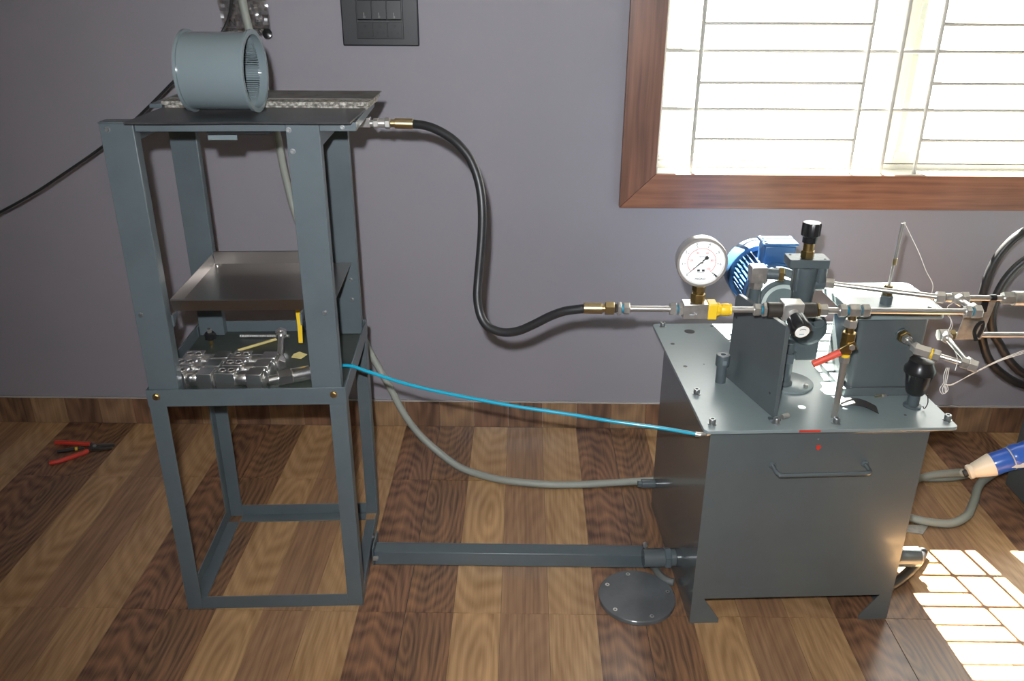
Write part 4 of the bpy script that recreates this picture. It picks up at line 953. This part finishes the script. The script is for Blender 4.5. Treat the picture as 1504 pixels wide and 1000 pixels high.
# pliers on the floor
pi_ = thing('combination_pliers', 'open combination pliers with red insulated grips on the floor by the wall', 'pliers', (-1.160, -.190, 0))
def grip(p): MB().tube(spline(p, .004), .0072, 12).build('red_grip', RED, pi_)
MB().tube(spline([(-.128, .034, .0095), (-.10, .035, .0095), (-.06, .032, .0095), (-.025, .028, .0095), (-.006, .028, .0095)], .004), .0075, 12).build('red_grip', RED, pi_)
MB().tube(spline([(-.082, -.093, .0095), (-.060, -.085, .0095), (-.035, -.062, .0095), (-.010, -.038, .0095), (.000, -.030, .0095), (.004, -.016, .0095)], .004), .0078, 12).build('red_grip', RED, pi_)
MB().prism([(-.004, .032, .004), (.010, .026, .004), (.028, .018, .004), (.016, .000, .004), (.002, -.018, .004), (-.004, -.012, .004), (.002, .006, .004), (-.006, .022, .004)], (0, 0, .010)).build('joint', DARKST, pi_, bev=.001)
MB().prism([(.014, .020, .003), (.045, .028, .003), (.078, .026, .003), (.078, .021, .003), (.040, .012, .003), (.020, .006, .003)], (0, 0, .011)).build('upper_jaw', DARKST, pi_, bev=.0012)
MB().prism([(.010, .006, .004), (.034, .008, .004), (.076, .012, .004), (.078, .006, .004), (.044, -.006, .004), (.014, -.008, .004)], (0, 0, .009)).build('lower_jaw', DARKST, pi_, bev=.0012)
MB().cyl((.018, .008, .003), (.018, .008, .016), .006, 14).build('rivet', ZINC, pi_)
b = thing('screwdriver_bit', 'small dark pen-like tool lying between the plier grips', 'tool', (-1.225, -.190, .0065))
MB().cyl((-.030, -.018, 0), (.020, .000, 0), .0058, 12).build('shaft', RUBBER, b); MB().cyl((.020, .000, 0), (.027, .0028, 0), .0062, 12).build('yellow_band', YEL, b); MB().cyl((.027, .0028, 0), (.046, .008, 0), .005, 12, r1=.0032).build('tip', RUBBER, b)

# small metal strip on the floor right of the tank
tag(MB().prism([(1.405, -.553, .0005), (1.478, -.552, .0005), (1.442, -.596, .0005), (1.395, -.585, .0005)], (0, 0, .0025)).build('metal_offcut', ZINC), 'flat metal offcut on the floor right of the tank', 'offcut')

# industrial plug connector
pg = thing('cable_connector', 'blue and cream industrial plug connector at the end of the grey cable', 'connector', (1.612, -.450, .118))
pd = Vector((1.764-1.618, -.004, .182-.114)).normalized(); z0_ = Vector((0, 0, 0))
def pc(prof, mt, nm, n=32): MB().lathe(prof, z0_, pd, n).build(nm, mt, pg)
pc([(.010, -.010), (.011, .006)], RUBBER, 'cable_gland')
pc([(.016, .000), (.0215, .003), (.0225, .010), (.0205, .016), (.0225, .020), (.0340, .068), (.0345, .072)], CREAM, 'cream_boot')
pc([(.0325, .072), (.0335, .074), (.0335, .124)], PLUGB, 'blue_body'); pc([(.0350, .124), (.0350, .127)], WHITE, 'joint_ring'); pc([(.0345, .127), (.0375, .134), (.0375, .150), (.0345, .156), (.036, .175), (.036, .205)], PLUGB, 'socket_body')
sdv = pd.cross(Vector((0, 1, 0))).normalized()
MB().prism([pd*.104+Vector((0, -.030, -.006)), pd*.150+Vector((0, -.048, -.012)), pd*.160+Vector((0, -.046, -.004)), pd*.128+Vector((0, -.032, .006))], (0, .012, 0)).build('latch', WHITE, pg, bev=.0015)

# dark machine cabinet at the right edge
mc = thing('machine_cabinet', 'dark grey steel machine cabinet at the right edge of the room', 'cabinet', (1.815, -1.085, 0))
MB().box((0, 0, .0), (.62, .76, .50)).build('cabinet_body', ENAMEL_TANK, mc, bev=.003)
MB().box((-.012, -.012, .50), (.632, .772, .512)).build('cabinet_top', ENAMEL_TANK, mc, bev=.0015)
